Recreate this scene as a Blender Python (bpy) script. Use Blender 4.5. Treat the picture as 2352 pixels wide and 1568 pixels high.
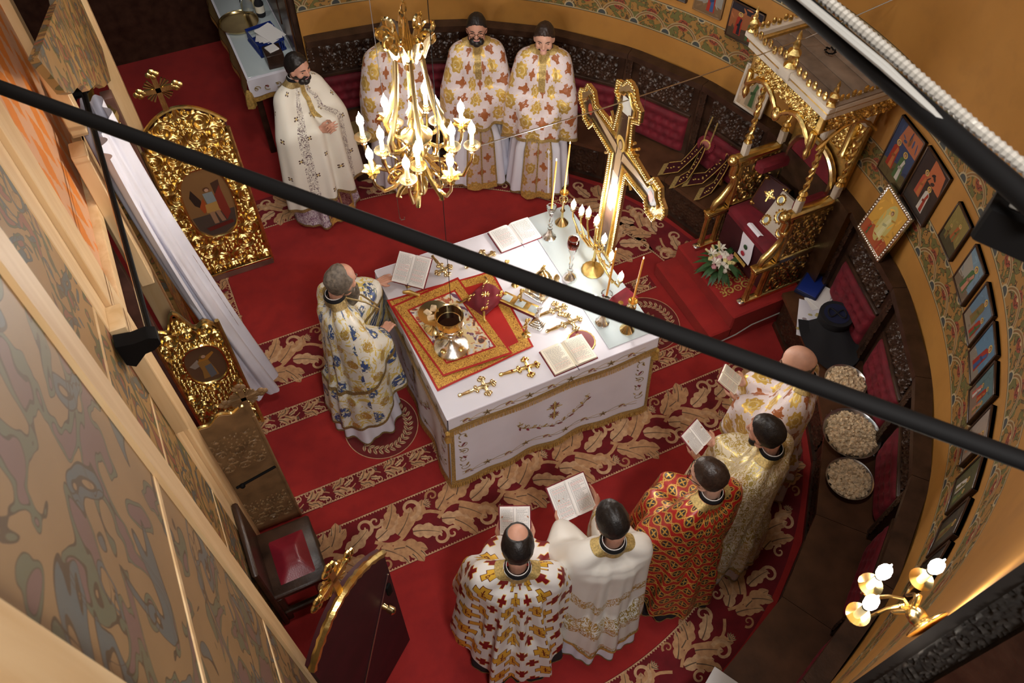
import bpy, math, random
import numpy as np
from mathutils import Vector, Matrix, Euler, noise as mnoise
for o in list(bpy.data.objects): bpy.data.objects.remove(o)
scn = bpy.context.scene
col = scn.collection
rnd = random.Random(7)
PI = math.pi

# ---------------------------------------------------------------- camera
FPX = 1897.15
HC = 5.8
YAW, PITCH, ROLL = 1.11432866, .9503255, .02191516
def _rot():
    fw = np.array([math.cos(PITCH)*math.cos(YAW), math.cos(PITCH)*math.sin(YAW), -math.sin(PITCH)])
    r = np.cross(fw, [0, 0, 1]); r /= np.linalg.norm(r); u = np.cross(r, fw)
    return np.array([r*math.cos(ROLL)+u*math.sin(ROLL), -(-r*math.sin(ROLL)+u*math.cos(ROLL)), fw])
RC = _rot()
cd = bpy.data.cameras.new('camera'); cam = bpy.data.objects.new('camera', cd); col.objects.link(cam)
cd.sensor_width = 36; cd.lens = FPX/2352*36; cd.clip_start = .02; cd.clip_end = 60
cam.matrix_world = Matrix(((RC[0][0], -RC[1][0], -RC[2][0], 0), (RC[0][1], -RC[1][1], -RC[2][1], 0),
                           (RC[0][2], -RC[1][2], -RC[2][2], HC), (0, 0, 0, 1)))
cd.dof.use_dof = True; cd.dof.focus_distance = 5.2; cd.dof.aperture_fstop = 5.6
scn.camera = cam

# ---------------------------------------------------------------- world, lamps out of view, added overhead fill, exposure
w = bpy.data.worlds.new('world'); scn.world = w; w.use_nodes = True
bg = w.node_tree.nodes['Background']; bg.inputs[0].default_value = (.40, .36, .33, 1); bg.inputs[1].default_value = .09
scn.view_settings.view_transform = 'Standard'; scn.view_settings.look = 'None'
scn.view_settings.exposure = .10; scn.view_settings.gamma = 1; scn.view_settings.use_curve_mapping = False
BULB = 240.0
def area(name, loc, target, size, power, colr):
    l = bpy.data.lights.new(name, 'AREA'); l.shape = 'DISK'; l.size = size; l.energy = power; l.color = colr
    o = bpy.data.objects.new(name, l); col.objects.link(o); o.location = loc
    o.rotation_euler = (Vector(target)-Vector(loc)).to_track_quat('-Z', 'Y').to_euler()
area('upper_fill_light', (1.3, 2.2, 8.2), (1.5, 3.0, 0), .9, 80, (1, .95, .90))  # unseen disc added overhead as soft fill for the room, not a chandelier
area('gallery_light', (.3, -1.3, 6.9), (1.6, 2.6, .4), .7, 165, (1, .96, .93))
area('nave_chandelier_light', (-1.8, 6.6, 8.4), (1.2, 3.0, .5), .8, 65, (1, .92, .84))

# ---------------------------------------------------------------- photo pixel -> place
CX, CY, RW = 1.09, 3.40, 3.30
def ray(px, py): return RC.T @ np.array([(px-1176)/FPX, (py-784)/FPX, 1.])
def at_z(px, py, z):
    d = ray(px, py); return d*((z-HC)/d[2])+np.array([0, 0, HC])
def at_x(px, py, x):
    d = ray(px, py); return d*(x/d[0])+np.array([0, 0, HC])
def at_y(px, py, y):
    d = ray(px, py); return d*(y/d[1])+np.array([0, 0, HC])

# ---------------------------------------------------------------- mesh builder
class MB:
    def __init__(s): s.v = []; s.f = []; s.c = []; s.uv = None; s.cur = (1, 1, 1)
    def add(s, vs, fs, c=None, M=None, uv=None):
        b = len(s.v)
        if M is not None: vs = [tuple(M @ Vector(p)) for p in vs]
        s.v.extend([tuple(p) for p in vs]); s.f.extend([tuple(b+i for i in f) for f in fs])
        s.c.extend([c or s.cur]*len(fs))
        if uv is not None:
            if s.uv is None: s.uv = [(0, 0)]*b
            s.uv.extend(uv)
        elif s.uv is not None: s.uv.extend([(0, 0)]*len(vs))
        return s
    def box(s, x0, x1, y0, y1, z0, z1, M=None, c=None):
        v = [(x, y, z) for z in (z0, z1) for y in (y0, y1) for x in (x0, x1)]
        return s.add(v, [(0, 2, 3, 1), (4, 5, 7, 6), (0, 1, 5, 4), (2, 6, 7, 3), (0, 4, 6, 2), (1, 3, 7, 5)], c, M)
    def bbox(s, x0, x1, y0, y1, z0, z1, b=.006, M=None, c=None):
        v = []; n = 8
        for z, i in ((z0, b), (z0+b, 0), (z1-b, 0), (z1, b)):
            X0, X1, Y0, Y1 = x0+i, x1-i, y0+i, y1-i
            v += [(X0+b, Y0, z), (X1-b, Y0, z), (X1, Y0+b, z), (X1, Y1-b, z), (X1-b, Y1, z), (X0+b, Y1, z), (X0, Y1-b, z), (X0, Y0+b, z)]
        f = [(a*n+k, a*n+(k+1) % n, (a+1)*n+(k+1) % n, (a+1)*n+k) for a in range(3) for k in range(n)]
        return s.add(v, f+[tuple(range(n-1, -1, -1)), tuple(range(3*n, 4*n))], c, M)
    def tube(s, pts, r, n=8, closed=False, M=None, c=None, flat=1.0):
        P = [Vector(p) for p in pts]; m = len(P)
        R = list(r) if hasattr(r, '__len__') else [r]*m
        T = [((P[(i+1) % m] if closed or i < m-1 else P[i])-(P[i-1] if closed or i > 0 else P[i])).normalized() for i in range(m)]
        a = T[0].orthogonal().normalized(); v = []
        for i in range(m):
            a = (a-T[i]*a.dot(T[i])); a = a.normalized() if a.length > 1e-6 else T[i].orthogonal().normalized()
            b = T[i].cross(a)
            for k in range(n):
                t = 2*PI*k/n; v.append(tuple(P[i]+a*(math.cos(t)*R[i])+b*(math.sin(t)*R[i]*flat)))
        f = [(i*n+k, i*n+(k+1) % n, ((i+1) % m)*n+(k+1) % n, ((i+1) % m)*n+k) for i in range(m if closed else m-1) for k in range(n)]
        if not closed: f += [tuple(range(n-1, -1, -1)), tuple(range((m-1)*n, m*n))]
        return s.add(v, f, c, M)
    def lathe(s, prof, n=16, o=(0, 0, 0), M=None, c=None, lobes=0, amp=0, caps=True):
        v = []; m = len(prof)
        for r, z in prof:
            for k in range(n):
                t = 2*PI*k/n; rr = max(r, 1e-4)*(1+(amp*math.cos(lobes*t) if lobes else 0))
                v.append((o[0]+rr*math.cos(t), o[1]+rr*math.sin(t), o[2]+z))
        f = [(i*n+k, i*n+(k+1) % n, (i+1)*n+(k+1) % n, (i+1)*n+k) for i in range(m-1) for k in range(n)]
        return s.add(v, f+([tuple(range(n-1, -1, -1)), tuple(range((m-1)*n, m*n))] if caps else []), c, M)
    def ball(s, o, rx, ry=None, rz=None, n=10, m=7, M=None, c=None):
        ry = ry or rx; rz = rz or rx; v = [(o[0], o[1], o[2]-rz)]
        for i in range(1, m):
            p = -PI/2+PI*i/m
            v += [(o[0]+rx*math.cos(p)*math.cos(2*PI*k/n), o[1]+ry*math.cos(p)*math.sin(2*PI*k/n), o[2]+rz*math.sin(p)) for k in range(n)]
        v.append((o[0], o[1], o[2]+rz)); L = len(v)-1
        f = [(0, 1+(k+1) % n, 1+k) for k in range(n)]
        f += [(1+i*n+k, 1+i*n+(k+1) % n, 1+(i+1)*n+(k+1) % n, 1+(i+1)*n+k) for i in range(m-2) for k in range(n)]
        f += [(L, 1+(m-2)*n+k, 1+(m-2)*n+(k+1) % n) for k in range(n)]
        return s.add(v, f, c, M)
    def cap(s, a, b, ra, rb, n=10, M=None, c=None):
        a = Vector(a); b = Vector(b); d = (b-a); L = d.length; d = d/L if L > 1e-6 else Vector((0, 0, 1))
        pts = []; rs = []
        for t in (-.98, -.8, -.4, 0): pts.append(a+d*(t*ra)); rs.append(ra*math.sqrt(max(.01, 1-t*t)))
        for t in (0, .4, .8, .98): pts.append(b+d*(t*rb)); rs.append(rb*math.sqrt(max(.01, 1-t*t)))
        return s.tube(pts, rs, n, M=M, c=c)
    def prism(s, poly, z0, z1, M=None, c=None):
        n = len(poly); v = [(x, y, z0) for x, y in poly]+[(x, y, z1) for x, y in poly]
        return s.add(v, [tuple(range(n-1, -1, -1)), tuple(range(n, 2*n))]+[(k, (k+1) % n, n+(k+1) % n, n+k) for k in range(n)], c, M)
    def poly(s, pts, c=None, M=None): return s.add(pts, [tuple(range(len(pts)))], c, M)
    def grid(s, A, c=None, closed_u=False, uv=None, M=None, keep=None):
        A = np.asarray(A); nu, nv = A.shape[:2]; f = []
        for i in range(nu if closed_u else nu-1):
            for j in range(nv-1):
                if keep is None or keep[i, j]:
                    f.append((i*nv+j, ((i+1) % nu)*nv+j, ((i+1) % nu)*nv+j+1, i*nv+j+1))
        return s.add(A.reshape(-1, 3).tolist(), f, c, M, None if uv is None else np.asarray(uv).reshape(-1, 2).tolist())
    def build(s, name, mat, parent=None, smooth=None, world=False, kind=None, label=None):
        vs = s.v
        if world and parent is not None:
            p = parent
            while p.parent: p = p.parent
            Mi = np.array((Matrix.Translation(p.location) @ p.rotation_euler.to_matrix().to_4x4()).inverted())
            a = np.array(vs); vs = (a @ Mi[:3, :3].T+Mi[:3, 3]).tolist()
        me = bpy.data.meshes.new(name); me.from_pydata(vs, [], s.f); me.validate(clean_customdata=False)
        if len(me.polygons) == len(s.f) and any(q != (1, 1, 1) for q in s.c):
            ca = me.color_attributes.new('Col', 'FLOAT_COLOR', 'CORNER')
            tot = np.zeros(len(me.polygons), int); me.polygons.foreach_get('loop_total', tot)
            ca.data.foreach_set('color', np.repeat(np.c_[np.array(s.c, float), np.ones(len(s.c))], tot, axis=0).ravel())
        if s.uv is not None:
            ul = me.uv_layers.new(name='UVMap'); li = np.zeros(len(me.loops), int); me.loops.foreach_get('vertex_index', li)
            ul.data.foreach_set('uv', np.array(s.uv, float)[li].ravel())
        me.materials.append(MAT[mat] if isinstance(mat, str) else mat)
        if smooth is not False:
            me.polygons.foreach_set('use_smooth', [True]*len(me.polygons))
            me.set_sharp_from_angle(angle=math.radians(smooth or 40))
        o = bpy.data.objects.new(name, me); col.objects.link(o)
        if parent is not None: o.parent = parent
        if kind: o['kind'] = kind
        if label: o['label'] = label
        return o
def tag(o, label, cat, group=None, kind=None):
    o['label'] = label; o['category'] = cat
    if group: o['group'] = group
    if kind: o['kind'] = kind
    return o
def thing(name, label, cat, loc=(0, 0, 0), rz=0, group=None):
    o = bpy.data.objects.new(name, None); col.objects.link(o); o.empty_display_size = .1
    o.location = loc; o.rotation_euler = (0, 0, rz); return tag(o, label, cat, group)
def dup(root, loc, rz=0, label=None, group=None):
    r = root.copy(); col.objects.link(r); r.location = loc; r.rotation_euler = (0, 0, rz)
    if label: r['label'] = label
    if group: r['group'] = group
    for ch in list(root.children):
        c = ch.copy(); col.objects.link(c); c.parent = r
        for g in list(ch.children):
            d = g.copy(); col.objects.link(d); d.parent = c
    return r
def frame(o, x, y, z):
    x, y, z = [Vector(a).normalized() for a in (x, y, z)]
    return Matrix(((x[0], y[0], z[0], o[0]), (x[1], y[1], z[1], o[1]), (x[2], y[2], z[2], o[2]), (0, 0, 0, 1)))
def T(x, y, z): return Matrix.Translation((x, y, z))
def Rz(a): return Matrix.Rotation(a, 4, 'Z')
def Rx(a): return Matrix.Rotation(a, 4, 'X')
def Ry(a): return Matrix.Rotation(a, 4, 'Y')

# ---------------------------------------------------------------- node expressions
class S:
    def __init__(s, g, k): s.g = g; s.k = k
    def m(s, op, b=None, c=None, rev=False):
        n = s.g.t.nodes.new('ShaderNodeMath'); n.operation = op
        ar = [s, b, c]
        if rev: ar = [b, s, c]
        for i, a in enumerate(ar):
            if a is None: continue
            if isinstance(a, S): s.g.t.links.new(a.k, n.inputs[i])
            else: n.inputs[i].default_value = a
        return S(s.g, n.outputs[0])
    def __add__(s, b): return s.m('ADD', b)
    __radd__ = __add__
    def __mul__(s, b): return s.m('MULTIPLY', b)
    __rmul__ = __mul__
    def __sub__(s, b): return s.m('SUBTRACT', b)
    def __rsub__(s, b): return s.m('SUBTRACT', b, rev=True)
    def __truediv__(s, b): return s.m('DIVIDE', b)
    def abs(s): return s.m('ABSOLUTE')
    def fract(s): return s.m('FRACT')
    def floor(s): return s.m('FLOOR')
    def sin(s): return s.m('SINE')
    def sqrt(s): return s.m('SQRT')
    def lt(s, b): return s.m('LESS_THAN', b)
    def gt(s, b): return s.m('GREATER_THAN', b)
    def min(s, b): return s.m('MINIMUM', b)
    def max(s, b): return s.m('MAXIMUM', b)
    def mod(s, b): return s.m('FLOORED_MODULO', b)
    def atan2(s, b): return s.m('ARCTAN2', b)
    def ramp(s, a, b):
        n = s.g.t.nodes.new('ShaderNodeMapRange'); s.g.t.links.new(s.k, n.inputs[0])
        n.inputs[1].default_value = a; n.inputs[2].default_value = b; return S(s.g, n.outputs[0])
class G:
    def __init__(s, name):
        s.mt = bpy.data.materials.new(name); s.mt.use_nodes = True; s.t = s.mt.node_tree
        s.b = s.t.nodes['Principled BSDF']; s.tc = s.t.nodes.new('ShaderNodeTexCoord')
    def xyz(s, kind='Object'):
        n = s.t.nodes.new('ShaderNodeSeparateXYZ'); s.t.links.new(s.tc.outputs[kind], n.inputs[0])
        return [S(s, n.outputs[i]) for i in range(3)]
    def uv(s): return s.xyz('UV')[:2]
    def comb(s, x, y, z=0):
        n = s.t.nodes.new('ShaderNodeCombineXYZ')
        for i, a in enumerate((x, y, z)):
            if isinstance(a, S): s.t.links.new(a.k, n.inputs[i])
            else: n.inputs[i].default_value = a
        return n.outputs[0]
    def noise(s, scale, detail=2, vec=None, dist=0, rough=.5, kind='Object'):
        n = s.t.nodes.new('ShaderNodeTexNoise'); s.t.links.new(vec or s.tc.outputs[kind], n.inputs['Vector'])
        n.inputs['Scale'].default_value = scale; n.inputs['Detail'].default_value = detail
        n.inputs['Distortion'].default_value = dist; n.inputs['Roughness'].default_value = rough
        return S(s, n.outputs[0])
    def voro(s, scale, vec=None, out='Distance', feat='F1', rand=1):
        n = s.t.nodes.new('ShaderNodeTexVoronoi'); n.feature = feat; s.t.links.new(vec or s.tc.outputs['Object'], n.inputs['Vector'])
        n.inputs['Scale'].default_value = scale; n.inputs['Randomness'].default_value = rand
        return S(s, n.outputs[out])
    def mix(s, f, a, b):
        n = s.t.nodes.new('ShaderNodeMix'); n.data_type = 'RGBA'
        for i, q in ((0, f), (6, a), (7, b)):
            if isinstance(q, S): s.t.links.new(q.k, n.inputs[i])
            elif i == 0: n.inputs[0].default_value = q
            else: n.inputs[i].default_value = (*q, 1)
        return S(s, n.outputs[2])
    def attr(s, name='Col'):
        n = s.t.nodes.new('ShaderNodeVertexColor'); n.layer_name = name; return S(s, n.outputs[0])
    def put(s, key, v):
        if isinstance(v, S): s.t.links.new(v.k, s.b.inputs[key])
        elif hasattr(v, '__len__'): s.b.inputs[key].default_value = (*v, 1)
        else: s.b.inputs[key].default_value = v
    def done(s, color, rough=.5, metal=0, bump=None, bs=.3, bd=.01, **kw):
        s.put('Base Color', color); s.put('Roughness', rough); s.put('Metallic', metal)
        for k, v in kw.items(): s.put(k.replace('_', ' '), v)
        if bump is not None:
            n = s.t.nodes.new('ShaderNodeBump'); n.inputs['Strength'].default_value = bs; n.inputs['Distance'].default_value = bd
            s.t.links.new(bump.k, n.inputs['Height']); s.t.links.new(n.outputs[0], s.b.inputs['Normal'])
        MAT[s.mt.name] = s.mt; return s.mt
MAT = {}
def simple(name, c, rough=.5, metal=0, var=.0, vs=6, bump=0, bsc=60, bd=.003, **kw):
    g = G(name); colr = c; b = None
    if var:
        nz = g.noise(vs, 3); colr = g.mix(nz.ramp(.3, .7), tuple(x*(1-var) for x in c), tuple(min(1, x*(1+var)) for x in c))
    if bump: b = g.noise(bsc, 2)
    return g.done(colr, rough, metal, b, bump, bd, **kw)
def emit(name, c, st):
    g = G(name); g.done((.9, .85, .75), .4, Emission_Color=c, Emission_Strength=st)
def cell(g, u, v, sx, sy, stag=.5):
    row = (v/sy).floor(); uu = u/sx+row.mod(2)*stag; cid = uu.floor()
    return (uu.fract()-.5)*sx, ((v/sy).fract()-.5)*sy, cid, row
def cross_d(cu, cv, w, l):
    a, b = cu.abs(), cv.abs(); return (a-w).max(b-l).min((a-l).max(b-w))
def rad(cu, cv): return (cu*cu+cv*cv).sqrt()
GOLD = (.78, .57, .21)

# ---------------------------------------------------------------- materials
simple('gold', GOLD, .27, 1, .25, 14, .25, 90)
simple('gold_matte', (.68, .47, .16), .42, 1, .3, 20, .35, 70)
simple('brass', (.88, .68, .33), .2, 1, .15, 10)
simple('pale_gold', (.88, .72, .42), .22, 1, .15, 20, .2, 80)
simple('silver', (.80, .78, .74), .22, 1, .15, 30, .3, 90)
simple('steel', (.55, .55, .56), .28, 1)
simple('black_metal', (.0025, .002, .002), .75, 0, Specular_IOR_Level=.2)
simple('black_cloth', (.010, .010, .013), .85, 0, .2)
simple('dark_wood', (.040, .019, .011), .34, 0, .45, 9, .3, 55)
simple('seat_wood', (.085, .036, .017), .30, 0, .4, 5, .15, 40)
simple('brown_wood', (.20, .115, .05), .5, 0, .3, 8, .2, 50)
simple('purple_wood', (.16, .075, .055), .5, 0, .3, 8)
simple('ivory_paint', (.62, .56, .47), .35, 0, .1)
simple('roof_board', (.22, .16, .115), .75, 0, .3, 6, .2, 30)
simple('velvet', (.15, .004, .013), .75, 0, .3, 9, .3, 120, Sheen_Weight=.15, Sheen_Tint=(.8, .2, .25))
simple('burgundy', (.045, .003, .007), .62, 0, .3, 5)
simple('leather', (.20, .012, .022), .28, 0, .15, 8, .15, 140)
simple('white_cloth', (.80, .79, .87), .75, 0, .04, 3, .1, 30)
simple('curtain', (.70, .69, .76), .7, 0, .06, 4)
simple('paper', (.82, .80, .78), .7)
simple('cream_paper', (.82, .77, .64), .7)
simple('candle_wax', (.80, .36, .06), .45, 0, Emission_Color=(.8, .3, .03), Emission_Strength=.06)
simple('ivory_wax', (.80, .70, .42), .45, 0, .1)
simple('plastic_blue', (.01, .03, .22), .4)
simple('dark_blue', (.008, .012, .05), .8)
simple('shoe', (.010, .010, .010), .3)
simple('flex_hose', (.42, .39, .34), .4, .2)
simple('white_plastic', (.38, .37, .34), .5)
simple('bread', (.72, .56, .36), .8, 0, .35, 40, .3, 80)
simple('green_leaf', (.03, .085, .025), .5, 0, .4, 30)
simple('petal_white', (.80, .76, .66), .6)
simple('petal_pink', (.62, .30, .34), .6)
simple('petal_yellow', (.72, .62, .28), .6)
simple('fringe', (.60, .38, .10), .55, .35, .3, 60)
simple('band_gold', (.50, .36, .13), .5, .45, .35, 90, .4, 160)
simple('band_bronze', (.30, .21, .08), .5, .4, .35, 90, .4, 160)
simple('hair_black', (.012, .009, .008), .45, 0, .3, 60, .6, 110)
simple('hair_brown', (.028, .015, .010), .42, 0, .3, 60, .6, 110)
simple('hair_grey', (.14, .115, .09), .6, 0, .5, 40, .6, 110)
simple('skin', (.56, .29, .20), .5, 0, .12, 14, Subsurface_Weight=.06)
simple('skin_pale', (.62, .35, .25), .5, 0, .12, 14, Subsurface_Weight=.06)
simple('eye', (.02, .015, .012), .2)
simple('collar_white', (.75, .73, .7), .6)
simple('wine', (.01, .002, .003), .06)
simple('stone_dark', (.016, .012, .009), .8, 0, .4, 5)
def glassm(name, c, rough=.04, ior=1.45, tr=1):
    g = G(name); g.done(c, rough, Transmission_Weight=tr, IOR=ior)
glassm('crystal', (.95, .95, .95)); glassm('ruby_glass', (.30, .05, .03)); glassm('film', (.95, .95, .95), .15, 1.1)
simple('plate_glass', (.52, .60, .62), .05, 0, Coat_Weight=.5)
emit('bulb', (1, .95, .89), BULB); emit('sconce_bulb', (1, .93, .84), BULB*.4); emit('flame', (1, .62, .25), 22)
g = G('print'); g.done(g.attr(), .6)
g = G('print_gloss'); g.done(g.attr(), .3)
g = G('carpet_print'); nz = g.noise(25, 3); g.done(g.mix(nz.ramp(.25, .75), g.attr(), g.mix(.5, g.attr(), (.12, .03, .02))), .95)
# ochre wall with two painted ornament bands (u = arc metres, v = height)
g = G('apse_paint'); u, v = g.uv(); n1 = g.noise(1.6, 4); n2 = g.noise(7, 3)
base = g.mix(n1.ramp(.3, .7), (.36, .165, .030), (.45, .215, .043)); base = g.mix(n2.ramp(.5, .8)*.5, base, (.30, .14, .033))
out = base
for z0, z1 in ((1.56, 1.84), (2.24, 2.50)):
    h = z1-z0; inb = v.gt(z0)*v.lt(z1)
    cu, cv, cid, row = cell(g, u, (v-z0)+10, .30, 20, 0); cv = v-z0
    fl = g.noise(16, 2, g.comb(u, v), 1.2)
    c = g.mix(fl.gt(.54), (.30, .155, .035), (.125, .115, .03)); c = g.mix(fl.gt(.5)*fl.lt(.54), c, (.06, .03, .012))
    rr = rad(cu, cv-h*.52); pet = (cv-h*.52).atan2(cu)*6
    c = g.mix(rr.lt(.052), c, (.26, .055, .022)); c = g.mix((rr-.034-pet.sin()*.006).abs().lt(.005), c, (.09, .02, .01)); c = g.mix(rr.lt(.014), c, (.48, .36, .17))
    ra = rad(cu, cv); c = g.mix((ra-.148).abs().lt(.014), c, (.34, .26, .135)); c = g.mix((ra-.148).abs().lt(.006), c, (.20, .10, .03))
    cu2 = (u/.30+.5).fract()*.30-.15; rb = rad(cu2, cv-.02); c = g.mix(rb.lt(.038), c, (.05, .058, .055)); c = g.mix((rb-.040).abs().lt(.006), c, (.40, .32, .18))
    rb = rad(cu2, cv-h+.01); c = g.mix(rb.lt(.03), c, (.05, .058, .055)); c = g.mix((rb-.033).abs().lt(.006), c, (.40, .32, .18))
    ed = (v-z0).min(z1-v); c = g.mix(ed.lt(.016), c, (.36, .29, .16)); c = g.mix(ed.lt(.006), c, (.08, .05, .02))
    out = g.mix(inb, out, c)
g.done(out, .55, 0, n2, .08)
# carpet
g = G('carpet'); n1 = g.noise(2.2, 4); n2 = g.noise(9, 3); n3 = g.noise(300, 1)
c = g.mix(n1.ramp(.3, .7), (.25, .009, .009), (.36, .017, .013)); c = g.mix(n2.ramp(.45, .75)*.4, c, (.18, .007, .009))
g.done(c, .95, 0, n3, .4, .004, Sheen_Weight=.12, Sheen_Tint=(1, .3, .2))
simple('carpet_border', (.145, .005, .009), .95, 0, .25, 8, .3, 300)
# painted scroll panels on the screen
def floral(name, base, c1, c2, c3, sc, dist):
    g = G(name); n = g.noise(sc, 1, None, dist, .4); m = g.noise(sc*.8, 1, g.comb(*[q+3.7 for q in g.xyz()]), dist*.9, .4)
    c = g.mix(n.gt(.52), base, c1); c = g.mix(n.gt(.60), c, c2); c = g.mix(m.gt(.58), c, c3); c = g.mix(m.gt(.66), c, base)
    for q, t in ((n, .52), (n, .60), (m, .58), (m, .66)): c = g.mix((q-t).abs().lt(.008), c, tuple(x*.28 for x in base))
    nz = g.noise(5, 3); g.done(g.mix(nz.ramp(.3, .8)*.35, c, tuple(x*.6 for x in base)), .5)
floral('scroll_paint', (.36, .20, .062), (.10, .105, .035), (.26, .085, .042), (.085, .105, .095), 3.4, 3.2)
floral('scroll_paint_dim', (.30, .18, .075), (.135, .135, .075), (.19, .105, .085), (.115, .125, .115), 2.3, 3.4)
g = G('pine'); x, y, z = g.xyz(); n = g.noise(1, 3, g.comb(x*14, y*14, z*1.2), .5)
g.done(g.mix(n.ramp(.35, .7), (.62, .40, .19), (.74, .53, .29)), .5)
g = G('orange_brocade'); u, v = g.uv(); cu, cv, ci, ro = cell(g, u, v, .17, .34)
d = cu.abs()/.075+cv.abs()/.17; n = g.noise(45, 2); nn = d+n*.5-.25
c = g.mix(nn.gt(1), (.66, .20, .025), (.62, .33, .18)); g.done(c, .6)
# ---- fabrics: u, v in metres along the cloth
def brocade(name, base, cr, rosette, ring, sx=.17, sy=.155, rr=.070):
    g = G(name); u, v = g.uv(); n = g.noise(45, 3, g.comb(u, v), .6); big = g.noise(3, 2, g.comb(u, v))
    cu, cv, ci, ro = cell(g, u, v, sx, sy); par = (ci+ro).mod(2)
    r = rad(cu, cv); a = cv.atan2(cu)
    flower = (r-rr-(a*8).sin()*rr*.12).lt(0)*n.gt(.38)*(1-par)
    cd = cross_d(cu, cv, rr*.23, rr*.85).lt(0).max((r-rr*.42).abs().lt(rr*.12))*n.gt(.36)*par
    c = g.mix(big.ramp(.3, .7)*.5, base, tuple(x*.86 for x in base))
    c = g.mix(flower, c, rosette); c = g.mix(flower*(r-rr*.5).abs().lt(rr*.1), c, ring); c = g.mix(cd, c, cr)
    sm = (n.gt(.63))*(r.gt(rr*1.15)); c = g.mix(sm, c, rosette)
    g.done(c, .42, flower*.45+sm*.3, n, .15, Sheen_Weight=.1)
brocade('robe_gold_floral', (.78, .68, .68), (.38, .12, .035), (.70, .46, .10), (.85, .66, .25))
brocade('stole_gold_floral', (.60, .46, .42), (.38, .12, .035), (.66, .43, .10), (.85, .66, .25), .16, .16, .06)
# white with gold and dark red crosses
g = G('robe_crosses'); u, v = g.uv(); cu, cv, ci, ro = cell(g, u, v, .185, .145); par = ci.mod(2); par = (par+ro).mod(2)
dg = cross_d(cu, cv, .026, .066); dr = cross_d(cu, cv, .019, .053)
c = g.mix(0, (.80, .77, .74), (.80, .77, .74)); isg = 1-par
c = g.mix(dg.lt(.005)*isg, c, (.12, .012, .010)); c = g.mix(dg.lt(0)*isg, c, (.80, .48, .055))
P = ((cu.abs().lt(.0035)*cv.abs().lt(.04)).max((rad(cu-.009, cv-.026)-.011).abs().lt(.0035))).max(((cu.abs()-cv.abs()+.0).abs().lt(.004)*(rad(cu, cv).lt(.018)))*cv.lt(.004))
c = g.mix(P*isg, c, (.16, .03, .015)); c = g.mix(dr.lt(.005)*par, c, (.75, .50, .12)); c = g.mix(dr.lt(0)*par, c, (.20, .008, .010))
g.done(c, .42, dg.lt(0)*isg*.35)
# red with gold wheels
g = G('robe_red'); u, v = g.uv(); n = g.noise(60, 2, g.comb(u, v)); cu, cv, ci, ro = cell(g, u, v, .112, .094, .5)
r = rad(cu, cv); a = cv.atan2(cu); edge = .043+(a*22).sin()*.0035
c = g.mix(n.ramp(.3, .7), (.34, .012, .012), (.45, .022, .015)); gold = (.66, .40, .085)
c = g.mix((r-edge).lt(0), c, gold); c = g.mix((r-.029).lt(0), c, (.016, .026, .026)); m = cross_d(cu, cv, .0055, .027).lt(0)*(r.lt(.029)); c = g.mix(m, c, gold); c = g.mix((r-.031).abs().lt(.0025), c, (.2, .02, .012))
cu2 = (cu.abs()-.056); d2 = ((cu2-cv).abs().min((cu2+cv).abs())).lt(.0045)*(cu2*cu2+cv*cv).sqrt().lt(.022); c = g.mix(d2, c, gold)
g.done(c, .38, ((r-edge).lt(0)*r.gt(.029)).max(m)*.5)
# cream damask
g = G('robe_cream'); u, v = g.uv(); n = g.noise(13, 2, g.comb(u, v), 2.2, .45); n2 = g.noise(70, 2, g.comb(u, v))
mk = (n-.5).abs().lt(.05).max(n.gt(.62)); c = g.mix(mk*n2.gt(.40), (.74, .66, .50), (.60, .46, .13)); g.done(c, .36, mk*.5, n2, .12)
# bishop: ivory with blue posies and gold
g = G('robe_bishop'); u, v = g.uv(); cu, cv, ci, ro = cell(g, u, v, .20, .15); r = rad(cu, cv); par = (ci+ro).mod(2)
n = g.noise(30, 2, g.comb(u, v), 1.2); n2 = g.noise(9, 2, g.comb(u, v), 1.5)
c = g.mix((n2-.56).abs().lt(.035), (.76, .74, .66), (.68, .52, .14)); c = g.mix(r.lt(.062)*n.gt(.50)*par, c, (.045, .085, .24)); c = g.mix(r.lt(.070)*(n-.47).abs().lt(.03)*par, c, (.16, .20, .16))
c = g.mix(r.lt(.045)*n.gt(.42)*(1-par), c, (.58, .38, .09)); c = g.mix(r.lt(.075)*n.gt(.58)*(1-par), c, (.70, .58, .20)); g.done(c, .4, r.lt(.045)*(1-par)*.4)
# off-white with sparse little four-dot crosses, and the plain satin with gold vine at the foot
g = G('robe_white_dots'); u, v = g.uv(); n0 = g.noise(3, 2, g.comb(u, v)); cu, cv, ci, ro = cell(g, u, v, .24, .20); q = rad(cu.abs()-.012, cv.abs()-.012)
c = g.mix(n0.ramp(.3, .7), (.76, .72, .62), (.80, .77, .68)); c = g.mix(q.lt(.0085), c, (.10, .06, .04)); c = g.mix(rad(cu, cv).lt(.009), c, (.62, .46, .16))
b = g.noise(38, 1, g.comb(u, v), 1.6); bandm = ((u-.30).abs().lt(.045)).max((u-.78).abs().lt(.045)); c = g.mix(bandm*(b-.5).abs().lt(.045), c, (.11, .06, .07)); g.done(c, .6)
g = G('robe_white_vine'); u, v = g.uv(); n = g.noise(20, 2, g.comb(u, v), 2.4, .45); n2 = g.noise(4, 2, g.comb(u, v))
mk = ((n-.5).abs().lt(.07))*((v-.62-(u*9).sin()*.05).abs().lt(.055)).max((v-.93).abs().lt(.10)*((n-.5).abs().lt(.10))).max(v.gt(1.22)*((n-.5).abs().lt(.1)))
c = g.mix(n2.ramp(.3, .7), (.76, .73, .66), (.82, .79, .73)); g.done(g.mix(mk, c, (.60, .43, .11)), .35, mk*.5)
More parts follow.
